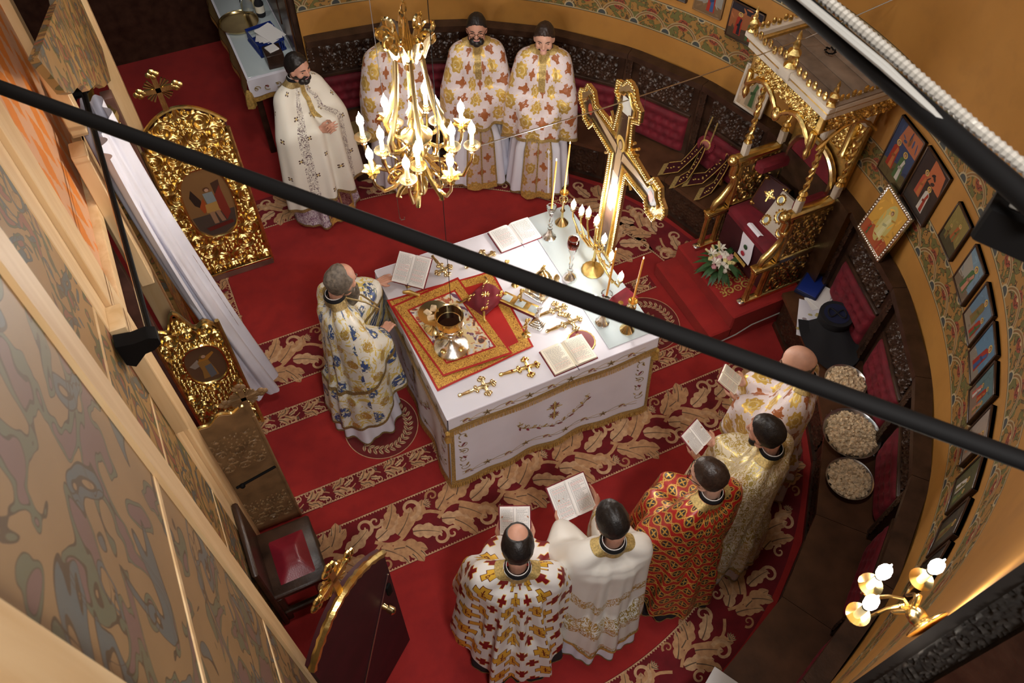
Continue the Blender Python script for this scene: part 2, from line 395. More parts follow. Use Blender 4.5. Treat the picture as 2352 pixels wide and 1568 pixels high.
g = G('stole_red'); u, v = g.uv(); n = g.noise(42, 2, g.comb(u, v), 1.5); g.done(g.mix((n-.5).abs().lt(.04), (.10, .006, .012), (.42, .26, .24)), .6)
g = G('lilac_hem'); u, v = g.uv(); n = g.noise(38, 2, g.comb(u, v), 1.5); g.done(g.mix((n-.5).abs().lt(.06), (.72, .68, .70), (.26, .15, .24)), .6)
# cloths of the altar
g = G('iliton'); u, v = g.uv(); n = g.noise(60, 2, g.comb(u, v), 1.8); e = (u.min(.62-u)).min(v.min(.62-v)); g_ = (e.gt(.012)*e.lt(.068)).max(e.gt(.115)*e.lt(.165)*0)
c = g.mix(g_, (.40, .012, .010), g.mix((n-.5).abs().lt(.035), (.72, .42, .085), (.22, .05, .012))); g.done(c, .5, g_*.35)
g = G('antimension'); u, v = g.uv(); n = g.noise(70, 2, g.comb(u, v), 1.8); e = (u.min(.44-u)).min(v.min(.52-v)); gb = e.gt(.012)*e.lt(.062)
pic = e.gt(.072); vo = g.noise(16, 2, g.comb(u, v), 1.3); c = g.mix(gb, (.40, .012, .010), g.mix((n-.5).abs().lt(.035), (.72, .42, .085), (.22, .05, .012)))
p = g.mix(vo.gt(.5), (.68, .55, .32), (.62, .60, .58)); p = g.mix(vo.gt(.60), p, (.16, .07, .12)); p = g.mix(vo.lt(.40), p, (.45, .13, .07)); p = g.mix(vo.lt(.33), p, (.10, .06, .05)); p = g.mix(e.gt(.13)*vo.lt(.58), p, (.66, .52, .28))
g.done(g.mix(pic, c, p), .5, gb*.35)

# ---------------------------------------------------------------- carved relief
def relief(w, h, nx, ny, R, seed=1, mirror=True, ros=.25, extra=()):
    X, Y = np.meshgrid(np.linspace(-w/2, w/2, nx), np.linspace(0, h, ny), indexing='ij')
    r_ = random.Random(seed); ms = list(extra); jy = 0; y = R*.9
    while y < h:
        x = (R if jy % 2 else 0); k = 0
        while x < w/2+R*.5:
            ms.append(('r' if r_.random() < ros else 's', x+r_.uniform(-.12, .12)*R, y+r_.uniform(-.12, .12)*R, R*r_.uniform(.85, 1.1), r_.choice((-1, 1)), r_.random()))
            x += 1.8*R; k += 1
        y += 1.65*R; jy += 1
    Hh = np.zeros_like(X); Xa = np.abs(X) if mirror else X
    for k, cx, cy, rr, hd, ph in ms:
        dx, dy = Xa-cx, Y-cy; r = np.hypot(dx, dy)/rr; th = np.arctan2(dy, dx)
        env = np.clip(1.25-r, 0, .35)/.35
        if k == 'r':
            hh = (.45+.4*np.cos(8*th)*np.clip(r*2, 0, 1))*(.6+.4*np.cos(9*r))+np.clip(.25-r, 0, 1)*1.6
        else:
            hh = (.5+.5*np.cos(2*PI*(r*1.45-hd*th/(2*PI)+ph)))*(.86+.14*np.cos(6*th)*np.clip(2*r-.6, 0, 1))
        Hh = np.maximum(Hh, np.clip(hh, 0, 1.2)*env)
    return X, Y, Hh
def relief_part(name, parent, mat, w, h, depth, R, M, seed=1, nx=60, ny=40, keepfn=None, thr=None, extra=(), mirror=True, ros=.25):
    X, Y, Hh = relief(w, h, nx, ny, R, seed, mirror, ros, extra)
    keep = None
    if keepfn is not None or thr is not None:
        k = np.ones_like(X, bool) if keepfn is None else keepfn(X, Y)
        if thr is not None: k = k & (Hh > thr)
        keep = k[:-1, :-1] & k[1:, :-1] & k[:-1, 1:] & k[1:, 1:] if thr is None else k[:-1, :-1]
    A = np.stack([X, -Hh*depth, Y], -1)
    return MB().grid(A, M=M, keep=keep).build(name, mat, parent, smooth=70)
def arcpt(r, a, z): return (CX+r*math.cos(a), CY+r*math.sin(a), z)
D = math.radians

# ---------------------------------------------------------------- setting
def struct(mb, name, mat, parent=None, **k):
    o = mb.build(name, mat, parent, **k)
    if parent is None: o['kind'] = 'structure'
    return o
fl = struct(MB().box(-1.6, 5.2, -.8, 9.6, -.12, 0), 'floor', 'carpet', smooth=False)
m = MB(); A = []; U = []
for k in range(97):
    a = D(-85+174.5*k/96); A.append([arcpt(RW, a, z) for z in (0, 1.2, 2.6, 4.4, 6.4)]); U.append([(a*RW, z) for z in (0, 1.2, 2.6, 4.4, 6.4)])
m.grid(A, uv=U); struct(m, 'wall_apse', 'apse_paint')
a0 = arcpt(RW, D(-85), 0)
m = MB().box(a0[0]-.04, a0[0]+.02, -1.0, a0[1], 0, 6.4); wj = struct(m, 'wall_south', 'stone_dark', smooth=False)
relief_part('carved_moulding', wj, 'stone_dark', .07, 4.6, .012, .034, frame((a0[0]-.042, .045, 1.6), (0, -1, 0), (1, 0, 0), (0, 0, 1)), 5, 16, 400)
m = MB().box(a0[0]-.06, a0[0]-.04, -.4, .0, 0, 6.4); m.build('dark_board', 'dark_wood', wj, smooth=False)
struct(MB().box(-1.6, 5.0, 9.0, 9.1, 0, 6.0), 'wall_north', 'dark_wood', smooth=False)
struct(MB().box(1.16, 1.30, 6.72, 9.0, 0, 6.4), 'wall_niche', 'dark_wood', smooth=False)
tr = MB()
for k in range(8):
    a1, a2 = D(-9.3+18.6*k/8), D(-9.3+18.6*(k+1)/8)
    tr.add([arcpt(3.17, a1, 0), arcpt(3.17, a2, 0), arcpt(3.17, a2, 1.33), arcpt(3.17, a1, 1.33), arcpt(RW, a1, 1.33), arcpt(RW, a2, 1.33)], [(0, 3, 2, 1), (3, 4, 5, 2)])
struct(tr, 'trim_1', 'dark_wood', smooth=False)

# ---- carpets: acanthus ornament as flat woven shapes
TAN, TAN2, TAN3, VEIN = (.58, .32, .15), (.46, .23, .10), (.66, .41, .22), (.12, .085, .05)
class Orn:
    def __init__(s, fn): s.m = MB(); s.fn = fn; s.z = .0012; s.n = 0
    def poly(s, pts, c, lift=0): s.m.poly([s.fn(x, y, s.z+lift) for x, y in pts], c)
    def ribbon(s, pts, ws, c, lift=0):
        s.n += 1; s.z = .0012+(s.n % 97)*2.2e-5
        L = []; n = len(pts)
        for i in range(n):
            a, b = pts[max(0, i-1)], pts[min(n-1, i+1)]; dx, dy = b[0]-a[0], b[1]-a[1]; q = math.hypot(dx, dy) or 1
            w_ = ws if not hasattr(ws, '__len__') else ws[i]
            L.append(((pts[i][0]-dy/q*w_, pts[i][1]+dx/q*w_), (pts[i][0]+dy/q*w_, pts[i][1]-dx/q*w_)))
        for i in range(n-1): s.poly([L[i][0], L[i][1], L[i+1][1], L[i+1][0]], c, lift)
    def leaf(s, x, y, a, ln, wd, c, lobes=3, bend=.5):
        ax = []; n = lobes*4+1
        for i in range(n):
            t = i/(n-1); b = a+bend*t; ax.append((t, b))
        s.n += 1; s.z = .0012+(s.n % 97)*2.2e-5
        P = []; px, py = x, y; prev = 0; up = []; dn = []
        for t, b in ax:
            px += math.cos(b)*ln*(t-prev); py += math.sin(b)*ln*(t-prev); prev = t
            ww = wd*math.sin(PI*min(1, .12+t*.88))**.7*(.72+.28*abs(math.sin(t*lobes*PI)))
            up.append((px-math.sin(b)*ww, py+math.cos(b)*ww)); dn.append((px+math.sin(b)*ww, py-math.cos(b)*ww)); P.append((px, py))
        for i in range(n-1): s.poly([up[i], dn[i], dn[i+1], up[i+1]], c)
        s.ribbon(P, [.0035*(1-i/n)+.001 for i in range(n)], VEIN)
    def curl(s, x, y, r, a0, turns, hd, w_, c):
        P = []; W = []; n = 22
        for i in range(n):
            t = i/(n-1); rr = r*(1-t)**.8+.004; a = a0+hd*turns*2*PI*t; P.append((x+rr*math.cos(a), y+rr*math.sin(a))); W.append(w_*(1-.65*t))
        s.ribbon(P, W, c)
def runner_unit(o, x0, W, k):
    f = -1 if k % 2 else 1; cy = W/2
    Y = lambda t: cy+f*(t-.5)*W
    q = W/.46
    for i, (dx, t, ang, ln, wd) in enumerate(((.02, .62, .55, .19, .040), (.10, .70, .15, .20, .048), (.02, .45, -.25, .20, .046), (.16, .52, -.55, .19, .046), (.18, .72, .85, .15, .036), (.26, .56, .20, .18, .044), (.10, .36, -.75, .17, .038), (.30, .40, -.6, .14, .036))):
        o.leaf(x0+dx*q, Y(t), f*ang, ln*q*1.15, wd*q*1.3, (TAN, TAN2, TAN3)[i % 3] if i % 3 != 1 else TAN, 3, f*(.5 if ang > 0 else -.5))
    o.ribbon([(x0+t*.5*q, Y(.48+.14*math.sin(t*6.3))) for t in np.linspace(0, 1, 14)], .012*q, TAN)
    o.curl(x0+.30*q, Y(.20), .075*q, f*PI*.6, 1.2, -f, .017*q, TAN3); o.curl(x0+.05*q, Y(.18), .045*q, 0, 1.1, f, .012*q, TAN3)
    o.curl(x0+.42*q, Y(.80), .060*q, -f*PI*.5, 1.2, f, .014*q, TAN3); o.curl(x0+.02*q, Y(.86), .04*q, PI, 1.1, -f, .010*q, TAN2)
    for j in range(5):
        a = f*(-.9+.45*j); o.leaf(x0+.40*q, Y(.22), a, .055*q, .010*q, TAN3, 1, 0)
    for j in range(3): o.leaf(x0+(.14+.06*j)*q, Y(.88), f*(.9), .06*q, .009*q, TAN3, 1, .6*f)
def runner(name, fn, L, W, unit, base=None, zig=(0, 1), lab=None):
    o = Orn(fn); n = max(1, int(round(L/unit))); u = L/n
    for k in range(n): runner_unit(o, k*u, W, k)
    st = .022
    for e in zig:
        y0, sg = (0.004, 1) if e == 0 else (W-.004, -1)
        for k in range(int(L/st)):
            x = k*st; o.poly([(x, y0), (x+st, y0), (x+st, y0+.005*sg), (x+st/2, y0+.018*sg), (x, y0+.005*sg)] if sg > 0 else [(x, y0+.005*sg), (x+st/2, y0+.018*sg), (x+st, y0+.005*sg), (x+st, y0), (x, y0)], TAN3)
    c = MB(); ns = max(2, int(L/.12))
    c.grid([[fn(L*i/ns, W*j, .0005) for j in (0, 1)] for i in range(ns+1)]); b = c.build(name, 'carpet_border', fl, smooth=False)
    p = o.m.build('woven_ornament', 'carpet_print', b, smooth=False); p['kind'] = 'stuff'
    return b
runner('carpet_runner', lambda s, t, z: (-.35+s, 2.24+t, z), 3.95, .50, .50)
runner('carpet_runner', lambda s, t, z: (-.22+s, 4.60-t, z), 3.7, .50, .50)
runner('rug_border', lambda s, t, z: (-.42+s, 2.93+t, z+.003), 3.7, .165, .2)
runner('rug_border', lambda s, t, z: (-.42+s, 3.88-t, z+.003), 3.7, .165, .2)
runner('carpet_runner', lambda s, t, z: (-.22-t, 4.60+s, z), .95, .22, .26, zig=(0,))
RI = 2.47
runner('carpet_border_arc', lambda s, t, z: arcpt(RI+t, D(8)+s/RI, z)[:2]+(z,), RI*D(80), .40, .47, zig=(0,))
runner('carpet_border_arc', lambda s, t, z: arcpt(RI+t, D(-88)+s/RI, z)[:2]+(z,), RI*D(58), .40, .47, zig=(0,))
runner('carpet_runner', lambda s, t, z: (1.05-s, CY+RI+.02+t, z), 1.3, .40, .47, zig=(0,))
runner('carpet_runner', lambda s, t, z: (1.05-s, CY-RI-.02-t, z), 1.5, .40, .47, zig=(0,))
MB().box(-.42, 3.3, 2.93, 3.88, -.01, .003).build('rug', 'carpet', fl, smooth=False)
for cx in (.52, 2.98):
    o = Orn(lambda x, y, z: (cx+x, 3.4+y, z+.0035)); o.poly([(.295*math.cos(t), .295*math.sin(t)) for t in np.linspace(0, 2*PI, 48)[:-1]], (.145, .005, .009), -.0006)
    o.ribbon([(.292*math.cos(t), .292*math.sin(t)) for t in np.linspace(0, 2*PI, 60)], .003, TAN3)
    for k in range(26):
        t = -2.6+k*.2
        for s_ in (-1, 1): o.leaf(.215*math.cos(t), .215*math.sin(t), t+PI/2+s_*.8, .055, .014, TAN3, 1, 0)
    for t in np.linspace(-.3, PI+.3, 9): o.leaf(0, .02, t, .12, .022, TAN, 2, .3)
    o.curl(.03, -.05, .05, 0, 1, 1, .012, TAN); p = o.m.build('rug_medallion', 'carpet_print', fl, smooth=False); p['kind'] = 'stuff'
# ---- carpeted dais of the throne
dz = struct(MB().bbox(3.33, 3.56, 2.97, 3.87, 0, .15, .012).bbox(3.53, 4.30, 2.97, 3.87, 0, .30, .012), 'floor_dais', 'carpet')
MB().tube([(3.33, 2.955, .012), (3.6, 2.95, .05), (3.75, 2.95, .11), (4.05, 2.95, .12)], .006, 6).build('white_cable', 'white_plastic', dz)

# ---------------------------------------------------------------- choir benches round the apse
def bench():
    b = thing('choir_bench', '', 'bench'); H2 = D(6.64); t = math.tan(H2); X0 = 3.0
    def slab(name, mat, r0, r1, z0, z1, par=b, sh=1.0, M=None):
        return MB().prism([(r0-X0, -r0*t*sh), (r1-X0, -r1*t*sh), (r1-X0, r1*t*sh), (r0-X0, r0*t*sh)], z0, z1).build(name, mat, par, smooth=False)
    slab('seat_board', 'seat_wood', 2.87, 3.27, .425, .465); slab('plinth', 'dark_wood', 2.91, 3.1, 0, .05)
    slab('seat_box', 'dark_wood', 2.93, 3.1, .05, .425); slab('back_board', 'dark_wood', 3.265, 3.285, .465, 1.30); slab('cornice', 'dark_wood', 3.175, 3.285, 1.275, 1.33); slab('cornice_bead', 'seat_wood', 3.20, 3.28, 1.255, 1.275)
    I = (0, -1, 0); 
    relief_part('carved_front', b, 'dark_wood', .56, .33, .016, .055, frame((2.928-X0, 0, .075), I, (1, 0, 0), (0, 0, 1)), 3, 64, 36)
    relief_part('carved_panel', b, 'dark_wood', .54, .29, .022, .05, frame((3.263-X0, 0, .94), I, (1, 0, 0), (0, 0, 1)), 8, 70, 36)
    for s in (-1, 1):
        MB().bbox(3.215-X0, 3.28-X0, s*(3.22*t)-.032 if s > 0 else s*3.22*t, s*3.22*t if s > 0 else s*3.22*t+.032, .465, 1.275, .008).build('side_post', 'dark_wood', b)
    relief_part('carved_post', b, 'dark_wood', .055, .76, .012, .022, frame((3.217-X0, 3.22*t-.017, .49), I, (1, 0, 0), (0, 0, 1)), 4, 10, 80)
    for z in (.89, 1.235): MB().bbox(3.24-X0, 3.275-X0, -.30, .30, z, z+.035, .006).build('panel_rail', 'dark_wood', b)
    n, mm = 44, 30; A = np.zeros((n, mm, 3)); 
    for i in range(n):
        for j in range(mm):
            x, y = -1+2*i/(n-1), -1+2*j/(mm-1); e = (1-abs(x)**8)*(1-abs(y)**8); bt = 0
            for r, row in enumerate((-.5, 0, .5)):
                for q in np.arange(-.8+.13*(r % 2), .9, .28): bt = max(bt, math.exp(-((x-q)**2*60+(y-row)**2*28)))
            A[i, j] = (3.268-X0-.05*e**.5+.028*bt*e, -x*.285, .485+(y+1)*.5*.39)
    MB().grid(A).build('cushion', 'velvet', b, smooth=80)
    return b
bn = bench(); AZ = [15.95+13.34*k for k in range(6)]
BL = {1: ['carved dark bench holding the two red rosette bands, north of the throne', 'carved dark bench second from the north side of the throne', 'carved dark bench behind the crucifix, third from the throne on the north side', 'carved dark bench behind the priest with dark hair and bowed head', 'carved dark bench behind the priest in glasses by the chandelier', 'carved dark bench next to the draped side table, end of the north row'],
      -1: ['carved dark bench with the black hat on it, south of the throne', 'carved dark bench holding the bread bowl beside the bald priest', 'carved dark bench with the film-wrapped bread bowl on it', 'carved dark bench with a kinked seat behind the cream damask robe', 'carved dark bench below the wall sconce, behind the red robe', 'carved dark bench at the south end, by the white sheet of paper']}
first = True
for sg in (1, -1):
    for k, az in enumerate(AZ):
        a = D(sg*az); loc = (CX+3.0*math.cos(a), CY+3.0*math.sin(a), 0)
        if first: o = bn; o.location = loc; o.rotation_euler = (0, 0, a); first = False
        else: o = dup(bn, loc, a)
        o['label'] = BL[sg][k]; o['group'] = 'choir benches round the apse'

# ---------------------------------------------------------------- icon screen seen from behind (west side)
scr = thing('icon_screen', 'tall wooden icon screen with scroll-painted panels and raw pine posts', 'screen', (-.62, 3.4, 0))
def sbox(n, mat, *a, b=.004): return MB().bbox(*a, b).build(n, mat, scr, world=True)
def plate(n, mat, x, pts, th=.03, uvs=False):
    m = MB(); v = [(x, y, z) for y, z in pts]+[(x-th, y, z) for y, z in pts]; k = len(pts)
    m.add(v, [tuple(range(k-1, -1, -1)), tuple(range(k, 2*k))]+[(i, (i+1) % k, k+(i+1) % k, k+i) for i in range(k)], uv=[(y, z) for y, z in pts]*2)
    return m.build(n, mat, scr, smooth=False, world=True)
# south wing (nearest the camera)
zs = [0, 1.03, 2.20, 3.57, 5.4]
for i in range(4): plate('painted_panel', 'scroll_paint_dim', -.465, [(.62, zs[i]+.022), (1.43, zs[i]+.022), (1.43, zs[i+1]-.022), (.62, zs[i+1]-.022)])
for z in zs[1:4]: sbox('panel_batten', 'pine', -.50, -.462, .6, 1.43, z-.018, z+.018)
sbox('pine_post', 'pine', -.53, -.45, 1.42, 1.555, 0, 5.6); sbox('pine_post', 'pine', -.53, -.44, .26, .60, 0, 5.6)
plate('painted_panel', 'scroll_paint_dim', -.465, [(-.6, 3.0), (.25, 3.0), (.25, 5.6), (-.6, 5.6)])
# middle: narrow panels beside the royal doorway
zs = [0, 1.45, 2.48, 3.14, 4.9]
for i in range(4): plate('painted_panel', 'scroll_paint', -.63, [(1.60, zs[i]+.018), (2.56, zs[i]+.018), (2.56, zs[i+1]-.018), (1.60, zs[i+1]-.018)])
for z in zs[1:4]: sbox('panel_batten', 'pine', -.67, -.628, 1.60, 2.56, z-.015, z+.015)
sbox('pine_post', 'pine', -.74, -.60, 2.72, 2.93, 0, 4.9); sbox('pine_stile', 'pine', -.74, -.625, 2.56, 2.72, 0, 4.9)
sbox('short_timber', 'pine', -.66, -.56, 2.56, 2.70, 2.10, 2.98)
plate('painted_panel', 'scroll_paint', -.63, [(4.75, 0), (5.35, 0), (5.35, 1.9), (4.75, 1.9)])
sbox('pine_post', 'pine', -.74, -.62, 4.35, 4.47, 0, 4.9)
o = MB().add([(-.665, 2.93, 2.66), (-.665, 4.45, 2.66), (-.665, 4.45, 5.0), (-.665, 2.93, 5.0)], [(0, 3, 2, 1)], uv=[(2.93, 2.66), (4.45, 2.66), (4.45, 5), (2.93, 5)]).build('orange_hanging', 'orange_brocade', scr, world=True)
sbox('lintel', 'pine', -.72, -.62, 2.93, 4.47, 2.56, 2.66)
sbox('short_timber', 'pine', -.60, -.52, 3.93, 4.06, 2.93, 3.36); sbox('short_timber', 'pine', -.62, -.545, 3.72, 3.84, 1.98, 2.98)
sbox('door_jamb', 'purple_wood', -.80, -.70, 2.84, 2.92, 0, 2.56); sbox('door_jamb', 'purple_wood', -.80, -.70, 3.90, 3.98, 0, 2.56)
# north wing over the archangel door
N = [(at_x(px, py, -.40)[1], at_x(px, py, -.40)[2]) for px, py in ((255, 185), (240, 200), (222, 192), (205, 208), (185, 190), (168, 214), (150, 212), (86, 132), (130, 8))]
plate('painted_panel', 'scroll_paint', -.40, N+[(5.6, 3.5), (5.6, 2.4)])
sbox('pine_post', 'pine', -.47, -.37, 5.50, 5.60, 0, 3.2); sbox('purple_post', 'purple_wood', -.54, -.46, 5.40, 5.50, 0, 2.1)
o = MB().lathe([(.05, 0), (.075, .05), (.05, .10), (.045, .5), (.05, 1.2), (.043, 2.2), (.06, 2.25), (.05, 2.3), (.085, 2.42), (.10, 2.46), (.10, 2.5)], 16, (-.52, 4.68, 0), lobes=8, amp=.06).build('gilded_column', 'gold', scr, world=True)
relief_part('capital', o, 'gold', .2, .16, .03, .05, T(.165, 1.28, 2.30) @ Rz(PI/2), 4, 24, 20)
o = MB().tube([(-.45, 5.38, 2.30), (-.55, 5.1, 2.42), (-.56, 4.8, 2.40)], .03, 8).build('gilded_moulding', 'gold', scr, world=True)
# curtain rail with brackets
cr = thing('curtain_rail', 'black metal curtain rail on two scrolled brackets above the royal doorway', 'rail', (-.48, 3.4, 2.95))
MB().tube([(-.48, 2.52, 2.93), (-.48, 4.25, 2.99)], .011, 8).build('rod', 'black_metal', cr, world=True)
MB().tube([(-.50, 2.52, 2.89), (-.50, 4.25, 2.95)], .006, 6).build('rod', 'steel', cr, world=True)
for y, z in ((2.50, 2.93), (4.27, 2.99)):
    pr = [(-.13, -.08), (-.10, -.11), (-.04, -.05), (.0, -.045), (.035, -.02), (.035, .02), (.0, .04), (-.06, .035), (-.13, .05)]
    MB().prism(pr, -.035, .035, M=frame((-.49, y, z), (1, 0, 0), (0, 0, 1), (0, -1, 0))).build('bracket', 'black_metal', cr, world=True)
# white curtain gathered to the north side
cu = thing('doorway_curtain', 'white curtain gathered to one side of the royal doorway', 'curtain', (-.42, 4.15, 0))
A = []
for i in range(60):
    t = i/59; rowp = []
    for j in range(26):
        z = 2.93-(2.93-.14)*j/25; d = (2.93-z)/2.8; w_ = .16+.10*d
        a = 2*PI*t; f = 1+.22*math.sin(a*5+z)+.1*math.sin(a*9+2)
        rowp.append((-.47+.25*d**1.6+math.cos(a)*w_*.45*f, 4.10+.02*d+math.sin(a)*w_*.9*f*(1-.3*d), z))
    A.append(rowp)
MB().grid(A, closed_u=True).build('fabric', 'curtain', cu, world=True, smooth=80)
A = [[(-.47+.16*((2.93-z)/2.8)**2+.03*math.sin(y*46), y+(2.93-z)*.13, z) for z in np.linspace(2.93, .5, 20)] for y in np.linspace(3.70, 4.0, 50)]
MB().grid(A).build('loose_fold', 'curtain', cu, world=True, smooth=80)
pp = Orn(lambda s, t, z: (-.30+.10*t, 3.93+s*.15, 1.9-t*.9))
for k in range(8): pp.leaf(0, k*.11, 1.2, .12, .03, (.12, .03, .02), 2, .5); pp.leaf(.0, k*.11, 2.2, .10, .03, (.22, .09, .03), 2, -.4)
pp.m.build('embroidery', 'print', cu, world=True, smooth=False)

# ---- gilded door leaves
def cross_shape(m, o, s, d, M):
    for P in ([(-.07, 0), (.07, 0), (.06, .5), (-.06, .5)], [(-.06, .5), (.06, .5), (.06, 1), (-.06, 1)], [(-.38, .56), (.38, .56), (.38, .69), (-.38, .69)]):
        m.prism([(o[0]+x*s, o[1]+y*s) for x, y in P], -d, d, M=M)
    for cx, cy in ((-.42, .625), (.42, .625), (0, 1.05)):
        for ddx, ddy in ((0, .07), (.08, 0), (-.08, 0), (0, -.06)): m.ball((o[0]+(cx+ddx)*s, o[1]+(cy+ddy)*s, 0), .085*s, .085*s, d*1.3, 8, 5, M=M)
    for a in range(4):
        for b in (-.25, 0, .25):
            t = PI/4+a*PI/2+b; m.prism([(o[0]+math.cos(t)*.1*s, o[1]+(.625)*s+math.sin(t)*.1*s), (o[0]+math.cos(t+.06)*.34*s, o[1]+.625*s+math.sin(t+.06)*.34*s), (o[0]+math.cos(t-.06)*.34*s, o[1]+.625*s+math.sin(t-.06)*.34*s)], -d*.6, d*.6, M=M)
def oval(cx, cy, rx, ry, n=40, p=2.6):
    return [(cx+rx*math.copysign(abs(math.cos(t))**(2/p), math.cos(t)), cy+ry*math.copysign(abs(math.sin(t))**(2/p), math.sin(t))) for t in np.linspace(0, 2*PI, n+1)[:-1]]
def leaf_door(root, w, h, top, M, fig, seed, ov, back='burgundy', nx=190, ny=400, cross=True, R=.080):
    # local x across (hinge at 0), y up, z toward the gilded face
    V = lambda p: M @ Vector(p)
    MF = M @ Matrix(((1, 0, 0, w/2), (0, 0, 1, 0), (0, -1, 0, 0), (0, 0, 0, 1)))
    poly = [(0, 0), (w, 0), (w, h)]+[(w-(w)*t, top(1-t)) for t in np.linspace(0, 1, 24)]+[(0, h)]
    MB().prism(poly, -.028, 0, M=M).build('leaf_board', back, root, world=True, smooth=30)
    cx, cy, rx, ry = ov
    ht = max(top(t) for t in np.linspace(0, 1, 9))
    def keep(X, Y):
        tt = np.clip((X+w/2)/w, 0, 1); tp = np.vectorize(top)(tt)
        q = (np.abs((X+w/2-cx)/rx)**2.6+np.abs((Y-cy)/ry)**2.6)
        return (Y < tp-.012) & (q > 1.0)
    ob = relief_part('gilded_carving', root, 'gold', w-.03, ht, .036, R, MF, seed, nx, ny, keep)
    pi_ = (Matrix.Translation(root.location) @ root.rotation_euler.to_matrix().to_4x4()).inverted(); ob.data.transform(pi_)
    fr = MB(); fr.tube([V((x, y, .012)) for x, y in oval(cx, cy, rx*1.03, ry*1.03)], .013, 6, closed=True); fr.build('oval_moulding', 'gold', root, world=True)
    ed = MB(); ed.tube([V((.0, 0, .012)), V((0, h, .012))], .016, 6); ed.build('edge_moulding', 'gold_matte', root, world=True)
    ed = MB(); ed.tube([V((w, 0, .012)), V((w, h+.03, .012))], .016, 6); ed.build('edge_moulding', 'gold_matte', root, world=True)
    ed = MB(); ed.tube([V((w*t, top(t), 0)) for t in np.linspace(0, 1, 30)], .016, 6); ed.build('arch_moulding', 'gold', root, world=True)
    p = MB(); p.poly([V((x, y, .006)) for x, y in oval(cx, cy, rx, ry)], fig['bg'])
    def S2(pts, c, z): p.poly([V((cx+x*rx, cy+y*ry, z)) for x, y in pts], c)
    for k, (pts, c) in enumerate(fig['shapes']): S2(pts, c, .0065+.0004*k)
    p.build('painted_medallion', 'print_gloss', root, world=True, smooth=False)
    if cross:
        c = MB(); cross_shape(c, (w*.42, top(.42)), .30, .012, M); c.build('gilded_cross', 'gold', root, world=True)
def circ(x, y, r, asp=1, n=18): return [(x+r*math.cos(t), y+r*asp*math.sin(t)) for t in np.linspace(0, 2*PI, n+1)[:-1]]
SKY1 = [((-1, -1), 0)]
fig_m = dict(bg=(.22, .115, .045), shapes=[([(-.9, -.3), (.9, -.3), (.75, -.8), (.2, -.98), (-.4, -.95), (-.8, -.7)], (.065, .05, .04)), ([(-.55, .5), (-.3, .15), (-.35, -.1), (-.6, .05), (-.7, .3)], (.03, .02, .016)),
     ([(.3, .55), (.65, .6), (.6, .2), (.35, 0)], (.06, .03, .02)), ([(-.45, -.05), (-.2, .2), (-.1, -.15), (-.35, -.25)], (.35, .07, .02)), ([(-.15, .32), (.25, .32), (.3, .02), (-.1, .0)], (.22, .26, .27)), ([(-.2, .0), (.35, .02), (.4, -.28), (-.25, -.25)], (.42, .24, .07)),
     ([(.3, .2), (.6, .45), (.7, -.4), (.45, -.6), (.3, -.2)], (.20, .03, .02)), ([(-.15, -.25), (.05, -.25), (.1, -.62), (-.1, -.62)], (.30, .17, .10)), ([(.1, -.25), (.28, -.25), (.4, -.6), (.22, -.6)], (.30, .17, .10)), ([(-.5, -.68), (.65, -.62), (.7, -.72), (-.4, -.8)], (.12, .02, .015)), (circ(.05, .42, .13, .5), (.10, .04, .02)), (circ(.06, .40, .085, .55), (.50, .30, .2))])
fig_g = dict(bg=(.12, .065, .035), shapes=[([(-.8, .1), (-.3, .35), (-.2, .0), (-.6, -.1)], (.30, .24, .19)), ([(-.3, .2), (.2, .2), (.6, .45), (.55, .55), (.1, .38), (-.2, .35)], (.40, .17, .03)), ([(-.35, .2), (.2, .2), (.35, -.4), (.4, -.75), (-.4, -.75), (-.3, -.3)], (.30, .15, .04)), ([(-.1, -.1), (.25, -.05), (.3, -.7), (-.05, -.8)], (.12, .13, .14)), (circ(.0, .42, .17, .7), (.16, .09, .03)), (circ(.05, .42, .11, .75), (.48, .29, .19))])
dn = thing('deacon_door', 'open gilded carved door with the winged archangel medallion and a cross on top', 'door', (-.44, 5.48, 0))
arch = lambda t: 1.52+.30*math.sin(PI*min(1, max(0, .06+t*.88)))**.8
leaf_door(dn, .65, 1.52, arch, frame((-.44, 5.47, .02), (1, 0, 0), (0, 0, 1), (0, -1, 0)), fig_m, 11, (.315, .86, .195, .37))
MB().bbox(-.44, .215, 5.435, 5.50, .0, .075, .008).build('bottom_rail', 'purple_wood', dn, world=True)
MB().bbox(-.43, .205, 5.430, 5.44, .075, .10, .004).build('gold_rail', 'gold', dn, world=True)
wav = lambda t: 1.30+.20*(1-abs(2*t-.75))*.5+.035*math.sin(t*17)+.10*math.exp(-((t-.45)/.12)**2)
rg = thing('royal_door_leaf', 'gilded royal door leaf with the seated figure medallion, face towards the table', 'door', (-.74, 3.84, 0))
leaf_door(rg, .42, 1.30, wav, frame((-.745, 3.84, .03), (1, 0, 0), (0, 0, 1), (0, -1, 0)), fig_g, 21, (.23, .92, .135, .21), 'brown_wood', 130, 330, False, .062)
rs = thing('royal_door_leaf', 'brown back of the royal door leaf topped by a gold-edged cross', 'door', (-.64, 2.93, 0))
MX = frame((-.64, 2.93, .02), (1, 0, 0), (0, 0, 1), (0, -1, 0))
wv2 = lambda t: 1.45+.09*t+.05*math.sin(PI*t)+.02*math.sin(t*16)
MB().prism([(0, 0), (.36, 0), (.36, 1.45)]+[(.36*(1-t), wv2(1-t)) for t in np.linspace(0, 1, 20)], -.03, 0, M=MX).build('leaf_board', 'brown_wood', rs, world=True, smooth=30)
